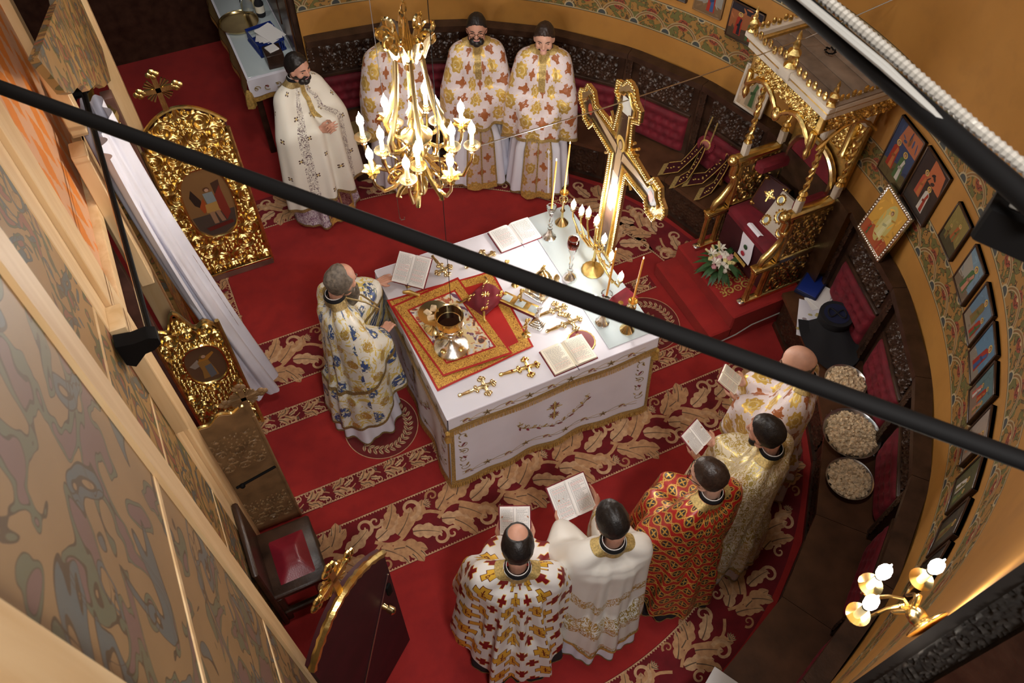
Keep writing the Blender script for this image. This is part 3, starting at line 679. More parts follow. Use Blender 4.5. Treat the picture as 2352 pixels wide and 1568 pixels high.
for z0, h in ((.12, .40), (.95, .42)):
    ob = relief_part('carved_vine', rs, 'gold_matte', .30, h, .016, .055, T(.18, -.002, z0) , 6, 60, 70, thr=.62)
    ob.data.materials[0] = MAT['brown_wood']
    ob2 = relief_part('gilded_tips', rs, 'gold', .30, h, .018, .055, T(.18, -.002, z0), 6, 60, 70, thr=.98)
c = MB(); cross_shape(c, (.345, 1.50), .25, .010, MX); c.build('back_cross', 'brown_wood', rs, world=True)
c = MB(); c.tube([MX @ Vector((.36*t, wv2(t), -.015)) for t in np.linspace(0, 1, 24)], .012, 6); c.build('gold_edge', 'gold', rs, world=True)
c = MB(); c.tube([MX @ Vector((.06, .72, .004)), MX @ Vector((.34, .80, .004))], .011, 6).ball(MX @ Vector((.1, .73, .012)), .02); c.build('latch_bolt', 'black_metal', rs, world=True)
MB().tube([MX @ Vector((.355, 0, .0)), MX @ Vector((.355, 1.45, .0))], .012, 6).build('edge_strip', 'brown_wood', rs, world=True)
# south deacon door, back of the leaf
P0 = at_z(936, 1466, 0); P1 = at_z(879, 1568, 0); dv = (P1-P0)/np.linalg.norm(P1-P0)
ds = thing('deacon_door', 'dark burgundy back of the south door with gold arched edge, knob and bolt', 'door', (P0[0], P0[1], 0))
nv = np.array([-dv[1], dv[0], 0]); nv = nv if nv[1] < 0 else -nv
MS = frame((P0[0], P0[1], .01), dv, (0, 0, 1), Vector(dv).cross(Vector((0, 0, 1))))
MB().prism([(0, 0), (.66, 0), (.66, 1.5)]+[(.66*t, arch(t)) for t in np.linspace(1, 0, 24)], -.02, .02, M=MS).build('leaf_board', 'burgundy', ds, world=True, smooth=30)
MB().tube([MS @ Vector((.66*t, arch(t), -.025)) for t in np.linspace(0, 1, 30)], [.016+.008*abs(math.sin(i*1.9)) for i in range(30)], 6).build('arch_moulding', 'gold', ds, world=True)
zz = 1 if (MS.to_3x3() @ Vector((0, 0, 1))).y < 0 else -1
c = MB(); cross_shape(c, (.33, 1.80), .30, .012, MS); c.build('gilded_cross', 'gold', ds, world=True)
c = MB().tube([MS @ Vector((.12, 1.05, zz*t)) for t in (.02, .05, .055, .09, .10)], [.02, .014, .024, .024, .012], 12); c.build('knob', 'brass', ds, world=True)
MB().tube([MS @ Vector((.02, 1.32, zz*.024)), MS @ Vector((.62, .2, zz*.024))], .006, 6).build('locking_bar', 'steel', ds, world=True)
MB().bbox(-.02, .02, -.06, .06, 0, .02, .004, M=MS @ T(.05, 1.16, zz*.02 if zz > 0 else -.04)).build('bolt_plate', 'black_metal', ds, world=True)

# ---------------------------------------------------------------- throne
th = thing('bishop_throne', 'gilded canopied throne with twisted columns and openwork sides on the red dais', 'throne', (4.0, 3.425, .30))
def tp(n, mat, m, **k): return m.build(n, mat, th, world=True, **k)
def twist(p, q, r, n=30):
    m = MB(); P = np.linspace(p, q, n); m.tube(P, r*.55, 8)
    for ph in (0, PI):
        m.tube([(x+math.cos(ph+i*.75)*r*.55, y+math.sin(ph+i*.75)*r*.55, z) for i, (x, y, z) in enumerate(P)], r*.5, 6)
    return m
def flute(x, y, z0, z1, r): return MB().lathe([(r*1.3, z0), (r*1.3, z0+.03), (r, z0+.045), (r, z1-.045), (r*1.25, z1-.03), (r*1.4, z1)], 16, (x, y, 0), lobes=8, amp=.10)
for y in (3.08, 3.77):
    s = -1 if y < 3.4 else 1
    tp('foot', 'silver', MB().bbox(3.63, 3.69, y-.03, y+.03, .30, .345, .01))
    tp('base_rail', 'gold', MB().bbox(3.66, 4.36, y-.028, y+.028, .30, .345, .008))
    for x in (3.70, 3.83): tp('fluted_leg', 'gold_matte', flute(x, y, .345, .69, .022))
    tp('leg_capital', 'gold', MB().bbox(3.67, 3.87, y-.035, y+.035, .69, .725, .008).bbox(3.66, 3.90, y-.04, y+.04, .725, .75, .006))
    P = [(3.72, .77), (3.74, .83), (3.79, .88), (3.83, .95), (3.86, 1.02), (3.85, 1.09), (3.82, 1.15), (3.83, 1.22), (3.80, 1.28)]
    tp('arm_scroll', 'gold', MB().tube([(a, y, b) for a, b in P], [.026, .034, .036, .03, .027, .027, .03, .034, .036], 10).ball((3.79, y, 1.285), .05, .05, .05).ball((3.84, y, 1.10), .035, .05, .035))
    tp('arm_rest', 'gold', MB().bbox(3.80, 4.36, y-.042, y+.042, 1.265, 1.315, .014).bbox(3.84, 4.36, y-.03, y+.03, 1.20, 1.265, .008))
    relief_part('arm_frieze', th, 'gold_matte', .46, .05, .012, .025, T(.10, y-.031-3.425, .905), 3, 70, 12)
    relief_part('arm_frieze', th, 'gold_matte', .46, .05, .012, .025, T(.10, y+.031-3.425, .905) @ Rz(PI), 3, 70, 12)
    tp('side_post', 'gold_matte', MB().bbox(3.86, 3.90, y-.03, y+.03, .75, 1.2, .006)); tp('side_post', 'gold_matte', MB().bbox(4.31, 4.36, y-.03, y+.03, .345, 1.2, .006))
    tp('side_rail', 'gold', MB().bbox(3.86, 4.36, y-.03, y+.03, .72, .78, .008))
    for z0, h, x0, wd in ((.78, .42, 3.90, .41), (.345, .375, 3.88, .43)):
        relief_part('openwork_panel', th, 'gold', wd, h, .02, .058, T(x0+wd/2-4.0, y-.004-3.425, z0-.30), 14, 84, 80, thr=.25)
        relief_part('openwork_panel', th, 'gold', wd, h, .02, .058, T(x0+wd/2-4.0, y+.004-3.425, z0-.30) @ Rz(PI), 14, 84, 80, thr=.25)
        tp('panel_backing', 'brown_wood', MB().box(x0, x0+wd, y-.003, y+.003, z0, z0+h))
    tp('arm_pad', 'velvet', MB().bbox(3.98, 4.33, y-s*.095-.05, y-s*.095+.05, 1.16, 1.26, .02))
    for x, z0 in ((3.885, 1.315), (4.24, 1.315)):
        tp('column_block', 'ivory_paint', MB().bbox(x-.026, x+.026, y-.026, y+.026, z0, z0+.12, .005))
        tp('column_ring', 'gold', MB().lathe([(.02, 0), (.034, .01), (.02, .03), (.036, .06), (.02, .085)], 12, (x, y, z0+.12)))
        tp('twisted_column', 'gold', twist((x, y, z0+.20), (x-.01, y, 2.02), .024))
        tp('column_top', 'ivory_paint', MB().bbox(x-.04, x+.02, y-.03, y+.03, 2.02, 2.14, .005))
tp('seat', 'velvet', MB().bbox(3.84, 4.30, 3.12, 3.73, .70, .80, .03)); tp('seat_front', 'burgundy', MB().bbox(3.85, 3.88, 3.12, 3.73, .35, .72, .008))
tp('back_panel', 'gold_matte', MB().bbox(4.31, 4.36, 3.10, 3.75, .35, 2.1, .008))
arcb = [(3.425+.235*math.cos(t), 1.30+.24*math.sin(t)) for t in np.linspace(0, PI, 24)]
tp('back_cushion', 'velvet', MB().prism([(3.66, .80)]+arcb+[(3.19, .80)], 0, .05, M=Matrix(((0, 0, -1, 4.31), (1, 0, 0, 0), (0, 1, 0, 0), (0, 0, 0, 1)))))
tp('back_arch', 'pale_gold', MB().tube([(4.27, 3.68, .82), (4.27, 3.68, 1.25)]+[(4.27, 3.425+(a-3.425)*1.1, 1.3+(b-1.3)*1.1) for a, b in arcb]+[(4.27, 3.17, 1.25), (4.27, 3.17, .82)], .028, 8))
relief_part('back_carving', th, 'gold', .62, .42, .03, .07, T(.30, 0, 1.32) @ Rz(-PI/2), 17, 80, 60)
for y in (3.20, 3.65): tp('back_pilaster', 'gold', flute(4.285, y, 1.62, 2.08, .03))
# canopy
def ent(x0, x1, y0, y1, z0, z1, wd):
    m = MB()
    for a in ((x0, x0+wd, y0, y1), (x1-wd, x1, y0, y1), (x0+wd, x1-wd, y0, y0+wd), (x0+wd, x1-wd, y1-wd, y1)): m.bbox(*a, z0, z1, .004)
    return m
tp('entablature', 'gold_matte', ent(3.73, 4.38, 3.03, 3.82, 2.14, 2.30, .05)); tp('cornice', 'ivory_paint', ent(3.69, 4.42, 2.99, 3.86, 2.30, 2.35, .07)); tp('cornice', 'ivory_paint', ent(3.66, 4.44, 2.96, 3.89, 2.38, 2.42, .06)); tp('cornice_band', 'gold_matte', ent(3.68, 4.43, 2.98, 3.87, 2.35, 2.38, .06))
for k in range(5):
    x0 = 3.73+.135*k; tp('roof_plank', 'roof_board', MB().bbox(x0, x0+.130, 3.03, 3.83, 2.335, 2.355, .003))
tp('roof_edge', 'roof_board', MB().bbox(4.36, 4.44, 2.97, 3.88, 2.42, 2.46, .004).bbox(3.7, 4.44, 2.96, 3.0, 2.42, 2.435, .003))
for y in (2.995, 3.855):
    relief_part('side_frieze', th, 'gold', .6, .13, .02, .035, T(.06, (y-.0 if y < 3.4 else y)-3.425+(.035 if y < 3.4 else -.035), 1.855) @ (Rz(0) if y < 3.4 else Rz(PI)), 8, 110, 24)
    m = MB()
    for t in np.linspace(0, 1, 15): m.ball((3.72+.68*t, y, 2.45+.012*math.sin(t*40)), .02, .012, .03, 6, 5)
    tp('cresting', 'gold', m)
relief_part('front_frieze', th, 'gold', .7, .13, .02, .035, T(-.272, 0, 1.85) @ Rz(-PI/2), 9, 120, 24)
m = MB()
for t in np.linspace(0, 1, 17): m.ball((3.68, 3.0+.86*t, 2.45+.05*math.exp(-((t-.5)/.13)**2)+.012*math.sin(t*44)), .012, .022, .032, 6, 5)
tp('cresting', 'gold', m)
m = MB()
for y0, y1 in ((3.05, 3.425), (3.425, 3.80)):
    m.tube([(3.715, y0+(y1-y0)*t, 2.02+.13*math.sin(PI*t)) for t in np.linspace(0, 1, 16)], [.013+.009*abs(math.sin(i*1.7)) for i in range(16)], 7)
m.ball((3.71, 3.425, 2.03), .03, .04, .06); tp('front_arch', 'gold', m)
for y in (3.06, 3.79): tp('corner_pendant', 'gold', MB().lathe([(.004, 1.90), (.02, 1.93), (.028, 1.97), (.018, 2.0), (.03, 2.03), (.026, 2.14)], 12, (3.725, y, 0)))
for y in (3.04, 3.81): tp('side_arch', 'gold', MB().tube([(3.78+.52*t, y, 1.98+.16*math.sin(PI*t)) for t in np.linspace(0, 1, 16)], [.010+.008*abs(math.sin(i*1.7)) for i in range(16)], 7))
fin = [(.02, 0), (.034, .012), (.015, .03), (.03, .06), (.034, .08), (.014, .10), (.02, .12), (.008, .145), (.013, .16), (.002, .19)]
for x, y, k in ((3.69, 2.99, 1), (3.69, 3.86, 1), (4.41, 2.99, 1.15), (4.41, 3.86, 1.15), (3.69, 3.425, 1.45)):
    tp('finial', 'gold', MB().lathe([(r*k, z*k) for r, z in fin], 12, (x, y, 2.42), lobes=4, amp=.12))
tp('finial_pedestal', 'ivory_paint', MB().bbox(3.65, 3.73, 3.37, 3.48, 2.35, 2.43, .006))
cl = MB()
for k in range(26):
    a = k*.9; cl.tube([(4.1+.03*math.cos(a), 3.5+.03*math.sin(a), 2.375), (4.1+.04*math.cos(a+.8), 3.5+.04*math.sin(a+.8), 2.385)], .006, 5)
tag(cl.build('cable_coil', 'black_metal'), 'small black cable coil lying on the throne canopy boards', 'cable')

# ---------------------------------------------------------------- flat pictures
HALO = (.58, .40, .11)
def figure(p, x, y, h, robe, robe2, halo=True, tilt=0):
    w = h*.17; q = lambda pts, c, k: p(([(x+a*w+tilt*b*h, y+b*h) for a, b in pts]), c, k)
    q([(-1, 0), (1, 0), (.85, .45), (.8, .72), (.35, .80), (-.35, .80), (-.8, .72), (-.9, .4)], robe, 1); q([(-.2, .02), (.7, .02), (.5, .55), (.75, .7), (.2, .76), (-.1, .5)], robe2, 2); q([(-.5, .45), (.5, .52), (.55, .44), (-.4, .36)], tuple(c*.6 for c in robe2), 3)
    if halo: p([(x+tilt*h*.9+.105*h*math.cos(t), y+.9*h+.105*h*math.sin(t)) for t in np.linspace(0, 6.283, 17)[:-1]], HALO, 3)
    p([(x+tilt*h*.9+.062*h*math.cos(t), y+.9*h+.075*h*math.sin(t)) for t in np.linspace(0, 6.283, 13)[:-1]], (.09, .045, .025), 4)
    p([(x+tilt*h*.9+.043*h*math.cos(t), y+.89*h+.058*h*math.sin(t)) for t in np.linspace(0, 6.283, 11)[:-1]], (.46, .27, .17), 5)
def icon(label, M, w, h, bg, bg2, figs, fmat='dark_wood', fw=.012, name='icon', frame_relief=False, depth=.022, extra=()):
    o = thing(name, label, 'icon'); o.matrix_world = M; o.location = M.to_translation(); o.rotation_euler = M.to_euler()
    MB().bbox(-w/2, w/2, 0, h, -depth, 0, .003).build('panel', 'dark_wood', o)
    f = MB()
    for a in ((-w/2, w/2, 0, fw), (-w/2, w/2, h-fw, h), (-w/2, -w/2+fw, 0, h), (w/2-fw, w/2, 0, h)): f.bbox(*a, -depth, .008, .003)
    if frame_relief:
        for k in range(64):
            t = k/64*4; e = int(t); u = t-e; a, b = [(-w/2+u*w, 0), (w/2, u*h), (w/2-u*w, h), (-w/2, h-u*h)][e]
            f.ball((a*(1-fw/w), b*(1-fw/h)+fw/2, .009), fw*.5, fw*.5, .006, 6, 4)
    f.build('frame', fmat, o)
    m = MB(); iw, ih = w-2*fw, h-2*fw
    P = lambda pts, c, k: m.poly([(min(iw/2, max(-iw/2, x*iw)), fw+min(ih, max(0, y*ih)), .001+.0004*k) for x, y in pts], c)
    P([(-.5, 0), (.5, 0), (.5, 1), (-.5, 1)], bg, 0); P([(-.5, 0), (.5, 0), (.5, .28), (.1, .36), (-.5, .25)], bg2, .5)
    for c, pts in extra: P(pts, c, .8)
    rs_ = random.Random(label)
    for q in range(26):
        x, y = rs_.uniform(-.46, .46), rs_.uniform(.03, .97); b_ = bg2 if y < .3 else bg; kk = rs_.uniform(.65, 1.4); an = rs_.random()*3; l_, t_ = rs_.uniform(.05, .13), rs_.uniform(.012, .035)
        P([(x+l_*math.cos(u)*math.cos(an)-t_*math.sin(u)*math.sin(an), y+l_*math.cos(u)*math.sin(an)+t_*math.sin(u)*math.cos(an)) for u in np.linspace(0, 6.283, 9)[:-1]], tuple(min(1, c*kk) for c in b_), .82+.004*q)
    asp = ih/iw
    for fx, fy, fh, r1, r2, tl in figs:
        figure(lambda pts, c, k: P([(fx+(x-fx)*asp, y) for x, y in pts], c, k), fx, fy, fh, r1, r2, True, tl)
    m.build('painting', 'print_gloss', o, smooth=False); return o
def wallM(az, z, r=RW-.024):
    a = D(az); return frame(arcpt(r, a, z), (math.sin(a), -math.cos(a), 0), (0, 0, 1), (-math.cos(a), -math.sin(a), 0))
def W_(dg): return D(dg)*RW
BR, OR, GR, BLU, RED, OLV, WHT, DK = (.16, .08, .03), (.42, .15, .05), (.06, .13, .05), (.04, .09, .22), (.32, .035, .02), (.16, .15, .05), (.5, .47, .42), (.02, .022, .03)
blob = lambda x, y, rx, ry: [(x+rx*math.cos(t), y+ry*math.sin(t)) for t in np.linspace(0, 6.283, 17)[:-1]]
icon('dark icon of two standing saints on orange ground, left of the throne canopy', wallM(19.2, 1.81), W_(5.3), .31, (.28, .10, .04), (.07, .05, .03), [(-.18, .12, .68, RED, DK, 0), (.22, .08, .66, GR, RED, 0)], extra=[(DK, [(-.5, .8), (.5, .8), (.5, 1), (-.5, 1)])])
icon('light-framed icon of a standing saint high on the north wall', wallM(25.3, 1.90), W_(4.6), .30, (.25, .24, .21), (.16, .10, .05), [(.1, .08, .8, RED, BLU, 0)], 'brown_wood')
icon('grey-white icon fragment beside the light-framed saint on the north wall', wallM(31.0, 1.92), W_(4.6), .30, (.30, .30, .28), (.08, .08, .07), [(.0, .08, .8, OR, WHT, 0)])
Mg = wallM(14.3, 1.335, 3.20) @ Rx(-.12)
icon('cream paper icon of a saint in a green cloak leaning on the bench ledge', Mg, W_(5.0), .38, (.55, .42, .28), (.50, .38, .25), [(0, .06, .84, (.30, .25, .17), GR, 0)], 'ivory_paint', .02, extra=[((.62, .52, .38), blob(0, .72, .42, .27))])
icon('dark blue icon of two saints under a red sky, beside the throne', wallM(-11.0, 1.72), W_(5.2), .47, (.035, .06, .13), (.10, .08, .035), [(-.22, .18, .52, RED, OR, 0), (.16, .12, .52, GR, WHT, 0)], extra=[((.38, .13, .06), [(-.3, .7), (.5, .66), (.5, 1), (-.2, 1)]), ((.3, .26, .1), blob(.1, .82, .06, .09))])
icon('dark icon of two saints below a red cloud, above the silver-framed icon', wallM(-16.9, 1.76), W_(5.6), .44, (.030, .022, .022), (.035, .028, .025), [(-.15, .25, .5, (.38, .07, .04), OR, 0), (.16, .10, .5, WHT, RED, 0)], extra=[((.42, .12, .05), [(-.1, .62), (.5, .6), (.4, .95), (-.1, 1)])])
Ms = wallM(-15.2, 1.335, 3.16) @ Rx(-.18)
icon('silver-framed icon of a pale figure in a bright oval on yellow ground', Ms, .36, .44, (.55, .30, .05), (.34, .08, .03), [(.05, .22, .62, (.55, .50, .22), (.6, .56, .3), 0), (-.28, .02, .3, RED, GR, 0), (.3, .02, .3, RED, OR, 0)], 'silver', .03, frame_relief=True, extra=[((.46, .40, .14), blob(.05, .52, .24, .42))])
icon('small olive icon of a rising figure with red flame', wallM(-24.7, 1.87), W_(4.0), .31, (.22, .17, .055), (.06, .055, .03), [(.06, .3, .5, (.35, .09, .03), OLV, .1), (-.25, .15, .4, OLV, BR, 0)])
SK = (.16, .25, .32)
icon('sky-blue icon of a single saint in green and pink with a spear', wallM(-30.8, 1.86), W_(4.2), .31, SK, (.16, .12, .08), [(.05, .10, .78, GR, (.45, .2, .14), .1)], extra=[((.30, .28, .24), [(-.5, .2), (-.1, .3), (.1, .7), (-.5, .8)])])
icon('sky-blue icon of two saints in brown and red', wallM(-36.1, 1.86), W_(4.5), .31, (.12, .20, .28), (.24, .20, .15), [(-.1, .2, .74, (.2, .12, .04), OLV, .1), (.22, .06, .62, RED, GR, .1)])
icon('sky-blue icon of a saint in blue robe and red cloak', wallM(-41.0, 1.86), W_(4.3), .31, (.10, .20, .30), (.22, .19, .15), [(.05, .10, .8, RED, BLU, .12)])
icon('teal icon of several small pink-robed saints', wallM(-45.7, 1.85), W_(4.2), .31, (.10, .17, .18), (.20, .14, .10), [(-.25, .1, .5, (.4, .1, .08), WHT, .1), (.05, .3, .5, RED, OR, .1), (.28, .12, .45, (.42, .18, .1), OLV, .1)])
icon('pale grey icon of a saint with raised wing behind the black tie rod', wallM(-50.7, 1.84), W_(4.0), .31, (.30, .25, .21), (.2, .16, .12), [(.05, .1, .75, (.35, .12, .05), OLV, .14)])
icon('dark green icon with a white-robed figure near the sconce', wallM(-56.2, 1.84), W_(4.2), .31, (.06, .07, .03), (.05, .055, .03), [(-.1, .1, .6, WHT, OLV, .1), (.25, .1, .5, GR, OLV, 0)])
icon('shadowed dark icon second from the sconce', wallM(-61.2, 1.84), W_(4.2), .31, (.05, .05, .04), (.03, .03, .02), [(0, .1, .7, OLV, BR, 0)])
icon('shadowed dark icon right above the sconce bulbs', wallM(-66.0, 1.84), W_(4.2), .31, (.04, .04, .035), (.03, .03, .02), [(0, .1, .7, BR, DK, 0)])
# things on the throne
p = at_z(1845, 400, 1.0)
icon('amber icon of a dark-bearded saint leaning on the throne back', frame((4.22, 3.40, .80), (0, -1, 0), (.25, 0, .97), (-.97, 0, .25)) @ Rz(0), .34, .40, (.52, .26, .06), (.5, .24, .055), [(0, -.12, .72, BR, BR, 0)], 'seat_wood', .014)
gb = thing('red_gospel_book', 'dark red book with gold corner ornaments standing on the throne seat', 'book', (4.02, 3.56, .80), 0)
Mb = frame((4.04, 3.56, .80), (.25, -.97, 0), (.45, .1, .89), (-.86, -.22, .45))
MB().bbox(-.12, .12, 0, .30, -.045, 0, .004, M=Mb).build('cover', 'burgundy', gb, world=True); MB().bbox(-.115, .115, .005, .295, -.04, -.006, .002, M=Mb @ T(.008, 0, 0)).build('page_block', 'gold_matte', gb, world=True)
m = MB()
for s in (-1, 1):
    for q in (.03, .27): m.tube([Mb @ Vector((s*.11, q, .003)), Mb @ Vector((s*.07, q, .003))], .006, 5).ball(Mb @ Vector((s*.10, q, .003)), .018)
m.tube([Mb @ Vector((.11*a, .15+.14*b, .002)) for a, b in ((-1, -1), (1, -1), (1, 1), (-1, 1))], .004, 5, closed=True); cross_shape(m, (0, .10), .10, .003, Mb); m.build('gold_ornament', 'gold', gb, world=True)
wb = thing('white_gospel_book', 'white enamel gospel cover with gold oval medallions on the throne', 'book', (3.97, 3.33, .80))
Mb = frame((3.98, 3.33, .80), (.1, -.99, 0), (.42, 0, .91), (-.9, -.08, .42))
MB().bbox(-.13, .13, 0, .33, -.05, 0, .006, M=Mb).build('cover', 'ivory_paint', wb, world=True)
for k, (x, y, r) in enumerate(((0, .165, .05), (-.085, .27, .034), (.085, .27, .034), (-.085, .06, .034), (.085, .06, .034))):
    f = MB().tube([Mb @ Vector((x+r*.8*math.cos(t), y+r*math.sin(t), .004)) for t in np.linspace(0, 6.283, 21)[:-1]], .008, 6, closed=True)
    for t in np.linspace(0, 6.283, 13)[:-1]: f.ball(Mb @ Vector((x+r*1.05*math.cos(t), y+r*1.25*math.sin(t), .004)), .010, n=6, m=4)
    f.build('gold_medallion', 'gold', wb, world=True); MB().ball((0, 0, 0), r*.75, r*.95, .006, 12, 6, M=Mb @ T(x, y, .002)).build('enamel', 'plate_glass', wb, world=True)
st = thing('white_stole_end', 'white embroidered stole end with gold fringe hanging off the throne seat', 'stole', (3.84, 3.36, .5))
A = [[(3.90-.06*min(1, t*2)-.03*max(0, t-.5), 3.30+.16*s+.02*math.sin(t*5), .815-max(0, t-.25)*.42) for t in np.linspace(0, 1, 12)] for s in np.linspace(0, 1, 6)]
MB().grid(A).build('cloth', 'white_cloth', st, world=True); m = MB()
m.grid([[(3.812, 3.30+.16*s, .50), (3.806, 3.30+.16*s, .465)] for s in np.linspace(0, 1, 6)]); m.build('fringe', 'fringe', st, world=True)
m = MB(); 
for k, c in enumerate(((.4, .02, .04), (.03, .08, .03))): m.ball((3.818+.01*k, 3.38, .56+.07*k), .004, .025, .025, 10, 6, c=c)
m.build('embroidery', 'print', st, world=True)
# openwork gold mat and flowers on the dais
mt = thing('openwork_mat', 'lacy gold openwork mat lying on the red dais before the throne', 'mat', (3.74, 3.36, .302))
relief_part('lace', mt, 'fringe', .34, .34, .004, .045, T(0, -.17, .003) @ Rx(-PI/2), 12, 110, 110, thr=.42)
flw = thing('flower_arrangement', 'round bouquet of white lilies and pink roses with dark leaves on the dais', 'flowers', tuple(at_z(1652, 618, .33)))
MB().lathe([(.06, 0), (.09, .02), (.1, .05), (.08, .06)], 14, (0, 0, -.028)).build('basket', 'brown_wood', flw)
for k in range(34):
    a = k*2.4; l = .15+.05*rnd.random(); d = Vector((math.cos(a), math.sin(a), 0)); m = MB(); q = d.cross(Vector((0, 0, 1)))
    P = [d*(.05+l*t)+Vector((0, 0, .03+.07*t-.12*t*t+.05*(k % 3))) for t in (0, .35, .7, 1)]
    m.add([P[0], P[1]+q*.02, P[1]-q*.02, P[2]+q*.016, P[2]-q*.016, P[3]], [(0, 1, 2), (1, 3, 4, 2), (3, 5, 4)]); m.build('leaf', 'green_leaf', flw)
for k in range(30):
    r = .115*math.sqrt((k+.5)/30); a = k*2.399; z = .15-.6*r*r*6; mtn = ('petal_white', 'petal_pink', 'petal_yellow', 'petal_white')[k % 4]; m = MB()
    for j in range(5):
        t = j*1.257+k; m.ball((r*math.cos(a)+.011*math.cos(t), r*math.sin(a)+.011*math.sin(t), z), .013, .013, .016, 7, 5)
    m.ball((r*math.cos(a), r*math.sin(a), z+.006), .010, n=7, m=5); m.build('blossom', mtn, flw)
for k in range(3):
    a = 1.2+k*1.1; m = MB()
    for j in range(6):
        t = a+j*1.047; b = Vector((.10*math.cos(a), .10*math.sin(a), .15)); e = b+Vector((.055*math.cos(t), .055*math.sin(t), .03)); q = Vector((-math.sin(t), math.cos(t), 0))*.012; mdd = (b+e)/2+Vector((0, 0, .015))
        m.add([b, mdd+q, e, mdd-q], [(0, 1, 2, 3)])
    m.build('lily', 'petal_white', flw)
for k in range(3): MB().cap((.03-.04*k, .09, .12), (.02-.06*k, .12, .22-.02*k), .008, .011).build('lily_bud', 'petal_yellow', flw)
# red velvet rosette bands with gold cords on the north bench
def sash(x, y, dx, lab):
    o = thing('rosette_band', lab, 'ceremonial band', (x, y, .47), group='red rosette bands on the bench'); 
    n = Vector((-.80, -.45, .40)).normalized(); up = Vector((.25, .1, .96)); C0 = Vector((.05, .02, .30)); sx = up.cross(n).normalized()
    m = MB()
    for k in range(28):
        t = k/28*2*PI; m.cap(C0, C0+sx*(.075*math.cos(t))+up*(.075*math.sin(t)), .004, .012, 5)
    m.build('rosette', 'velvet', o)
    m = MB(); m.ball((0, 0, 0), .05, .05, .008, 16, 6, M=frame(C0+n*.012, sx, up, n)); m.build('medallion', 'fringe', o); m = MB(); m.ball((0, 0, 0), .038, .038, .006, 12, 6, M=frame(C0+n*.018, sx, up, n), c=(.35, .10, .08)); m.build('medallion_face', 'print', o)
    for s in (0, 1):
        A = []; B = []
        for t in np.linspace(0, 1, 16):
            b = C0+Vector((-.03-.26*t**1.7, .03-.03*s+(.10-.17*s)*t, -.30*min(1, t*1.5)+.008*s+.012)); q = Vector((.05*t, .055, 0))+Vector((.02, 0, 0)); A.append([tuple(b+q), tuple(b), tuple(b-q)]); B.append(b)
        MB().grid(A).build('tail', 'burgundy', o); m = MB()
        for e in (0, 2): m.tube([Vector(r[e])+Vector((0, 0, .003)) for r in A], .004, 5)
        for k in range(3, 15, 1): m.ball(Vector(A[k][1])+Vector((rnd.uniform(-.01, .01), rnd.uniform(-.015, .015), .004)), .010, .010, .004, 6, 4)
        m.build('embroidery', 'fringe', o)
        m = MB(); a, b = Vector(A[-1][0]), Vector(A[-1][2]); d = Vector((-.05, .01, -.002)); m.add([a, b, b+d, a+d], [(0, 1, 2, 3)]); m.build('tail_fringe', 'band_gold', o)
    for s in (-1, 1): MB().tube([C0+sx*(.03*s), C0+sx*(.035*s)+up*.12+n*.02, C0+sx*(.03*s)+up*(.30+.03*s)+n*.02], .008, 6).build('gold_cord', 'band_gold', o)
    return o
q = at_z(1622, 330, .78); sash(q[0]-.05, q[1]-.02, 0, 'red velvet rosette band with gold cords, farther from the throne'); q = at_z(1660, 360, .75); sash(q[0]+.01, q[1]-.06, 0, 'red velvet rosette band with gold cords, touching the throne side')
q = at_z(1655, 420, .47); tag(MB().lathe([(.035, 0), (.03, .015), (.018, .045), (.008, .06), (.006, .09), (.010, .10), (.003, .11)], 14, tuple(q)).build('hand_bell', 'brass'), 'small brass hand bell on the bench under the red bands', 'bell')
# ---------------------------------------------------------------- south bench: hat, cloth, tray, bread
zb = .466
tr = thing('blue_case', 'shallow dark blue velvet case at the throne end of the bench', 'case', tuple(at_z(1866, 652, zb+.04))[:2]+(zb,), .5); tr.scale = (1.25, 1.2, 1)
MB().bbox(-.11, .11, -.08, .08, 0, .04, .006).build('case_body', 'dark_blue', tr); MB().bbox(-.10, .10, -.07, .07, .036, .044, .003).build('velvet_top', 'plastic_blue', tr)
hc = thing('folded_vestment', 'folded white floral cloth and papers lying under the black hat', 'cloth', tuple(at_z(1893, 742, zb))[:2]+(zb,), -.7); hc.scale = (1.35, 1.35, 1)
A = [[(x, y, .006+.012*math.sin(x*17+y*9)**2) for y in np.linspace(-.14, .14, 12)] for x in np.linspace(-.16, .16, 14)]
MB().grid(A).build('cloth', 'white_cloth', hc); m = MB()
for k in range(26): m.ball((rnd.uniform(-.15, .15), rnd.uniform(-.13, .13), .016), .016, .010, .003, 6, 4, c=rnd.choice([(.45, .36, .12), (.35, .28, .3), (.5, .42, .2)]))
m.build('flower_print', 'print', hc)
pc = tuple(at_z(1885, 695, zb))[:2]
for k in range(4): tag(MB().bbox(-.10, .10, -.07, .07, 0, .003, .001, M=T(pc[0]+.03*k-.04, pc[1]+.02*k-.01, zb+.003+.005*k) @ Rz(-.5+.35*k)).build('paper_sheet', 'paper', smooth=False), 'loose white sheet in the small pile beside the blue case', 'paper', 'sheets beside the blue case')
hl = tuple(at_z(1897, 750, zb+.02))[:2]
ht = thing('clergy_hat', 'flat-topped black clergy hat with a black veil on the white cloth', 'hat', (hl[0], hl[1], zb+.022), -.6); ht.scale = (1.4, 1.4, 1.2)
MB().lathe([(.085, 0), (.088, .05), (.096, .11), (.094, .118)], 24, (.03, .02, 0)).build('crown', 'black_cloth', ht); MB().lathe([(.001, .1185), (.07, .1185), (.072, .12), (.0, .121)], 20, (.03, .02, 0)).build('lining', 'dark_blue', ht)
A = [[(.03+r*math.cos(t), .02+r*math.sin(t)*1.0-(.12 if r > .09 else 0)*max(0, -math.sin(t))*1.2, .05 if r < .09 else .012+.006*math.sin(5*t)) for r in (.086, .13, .19)] for t in np.linspace(PI, 2*PI, 18)]
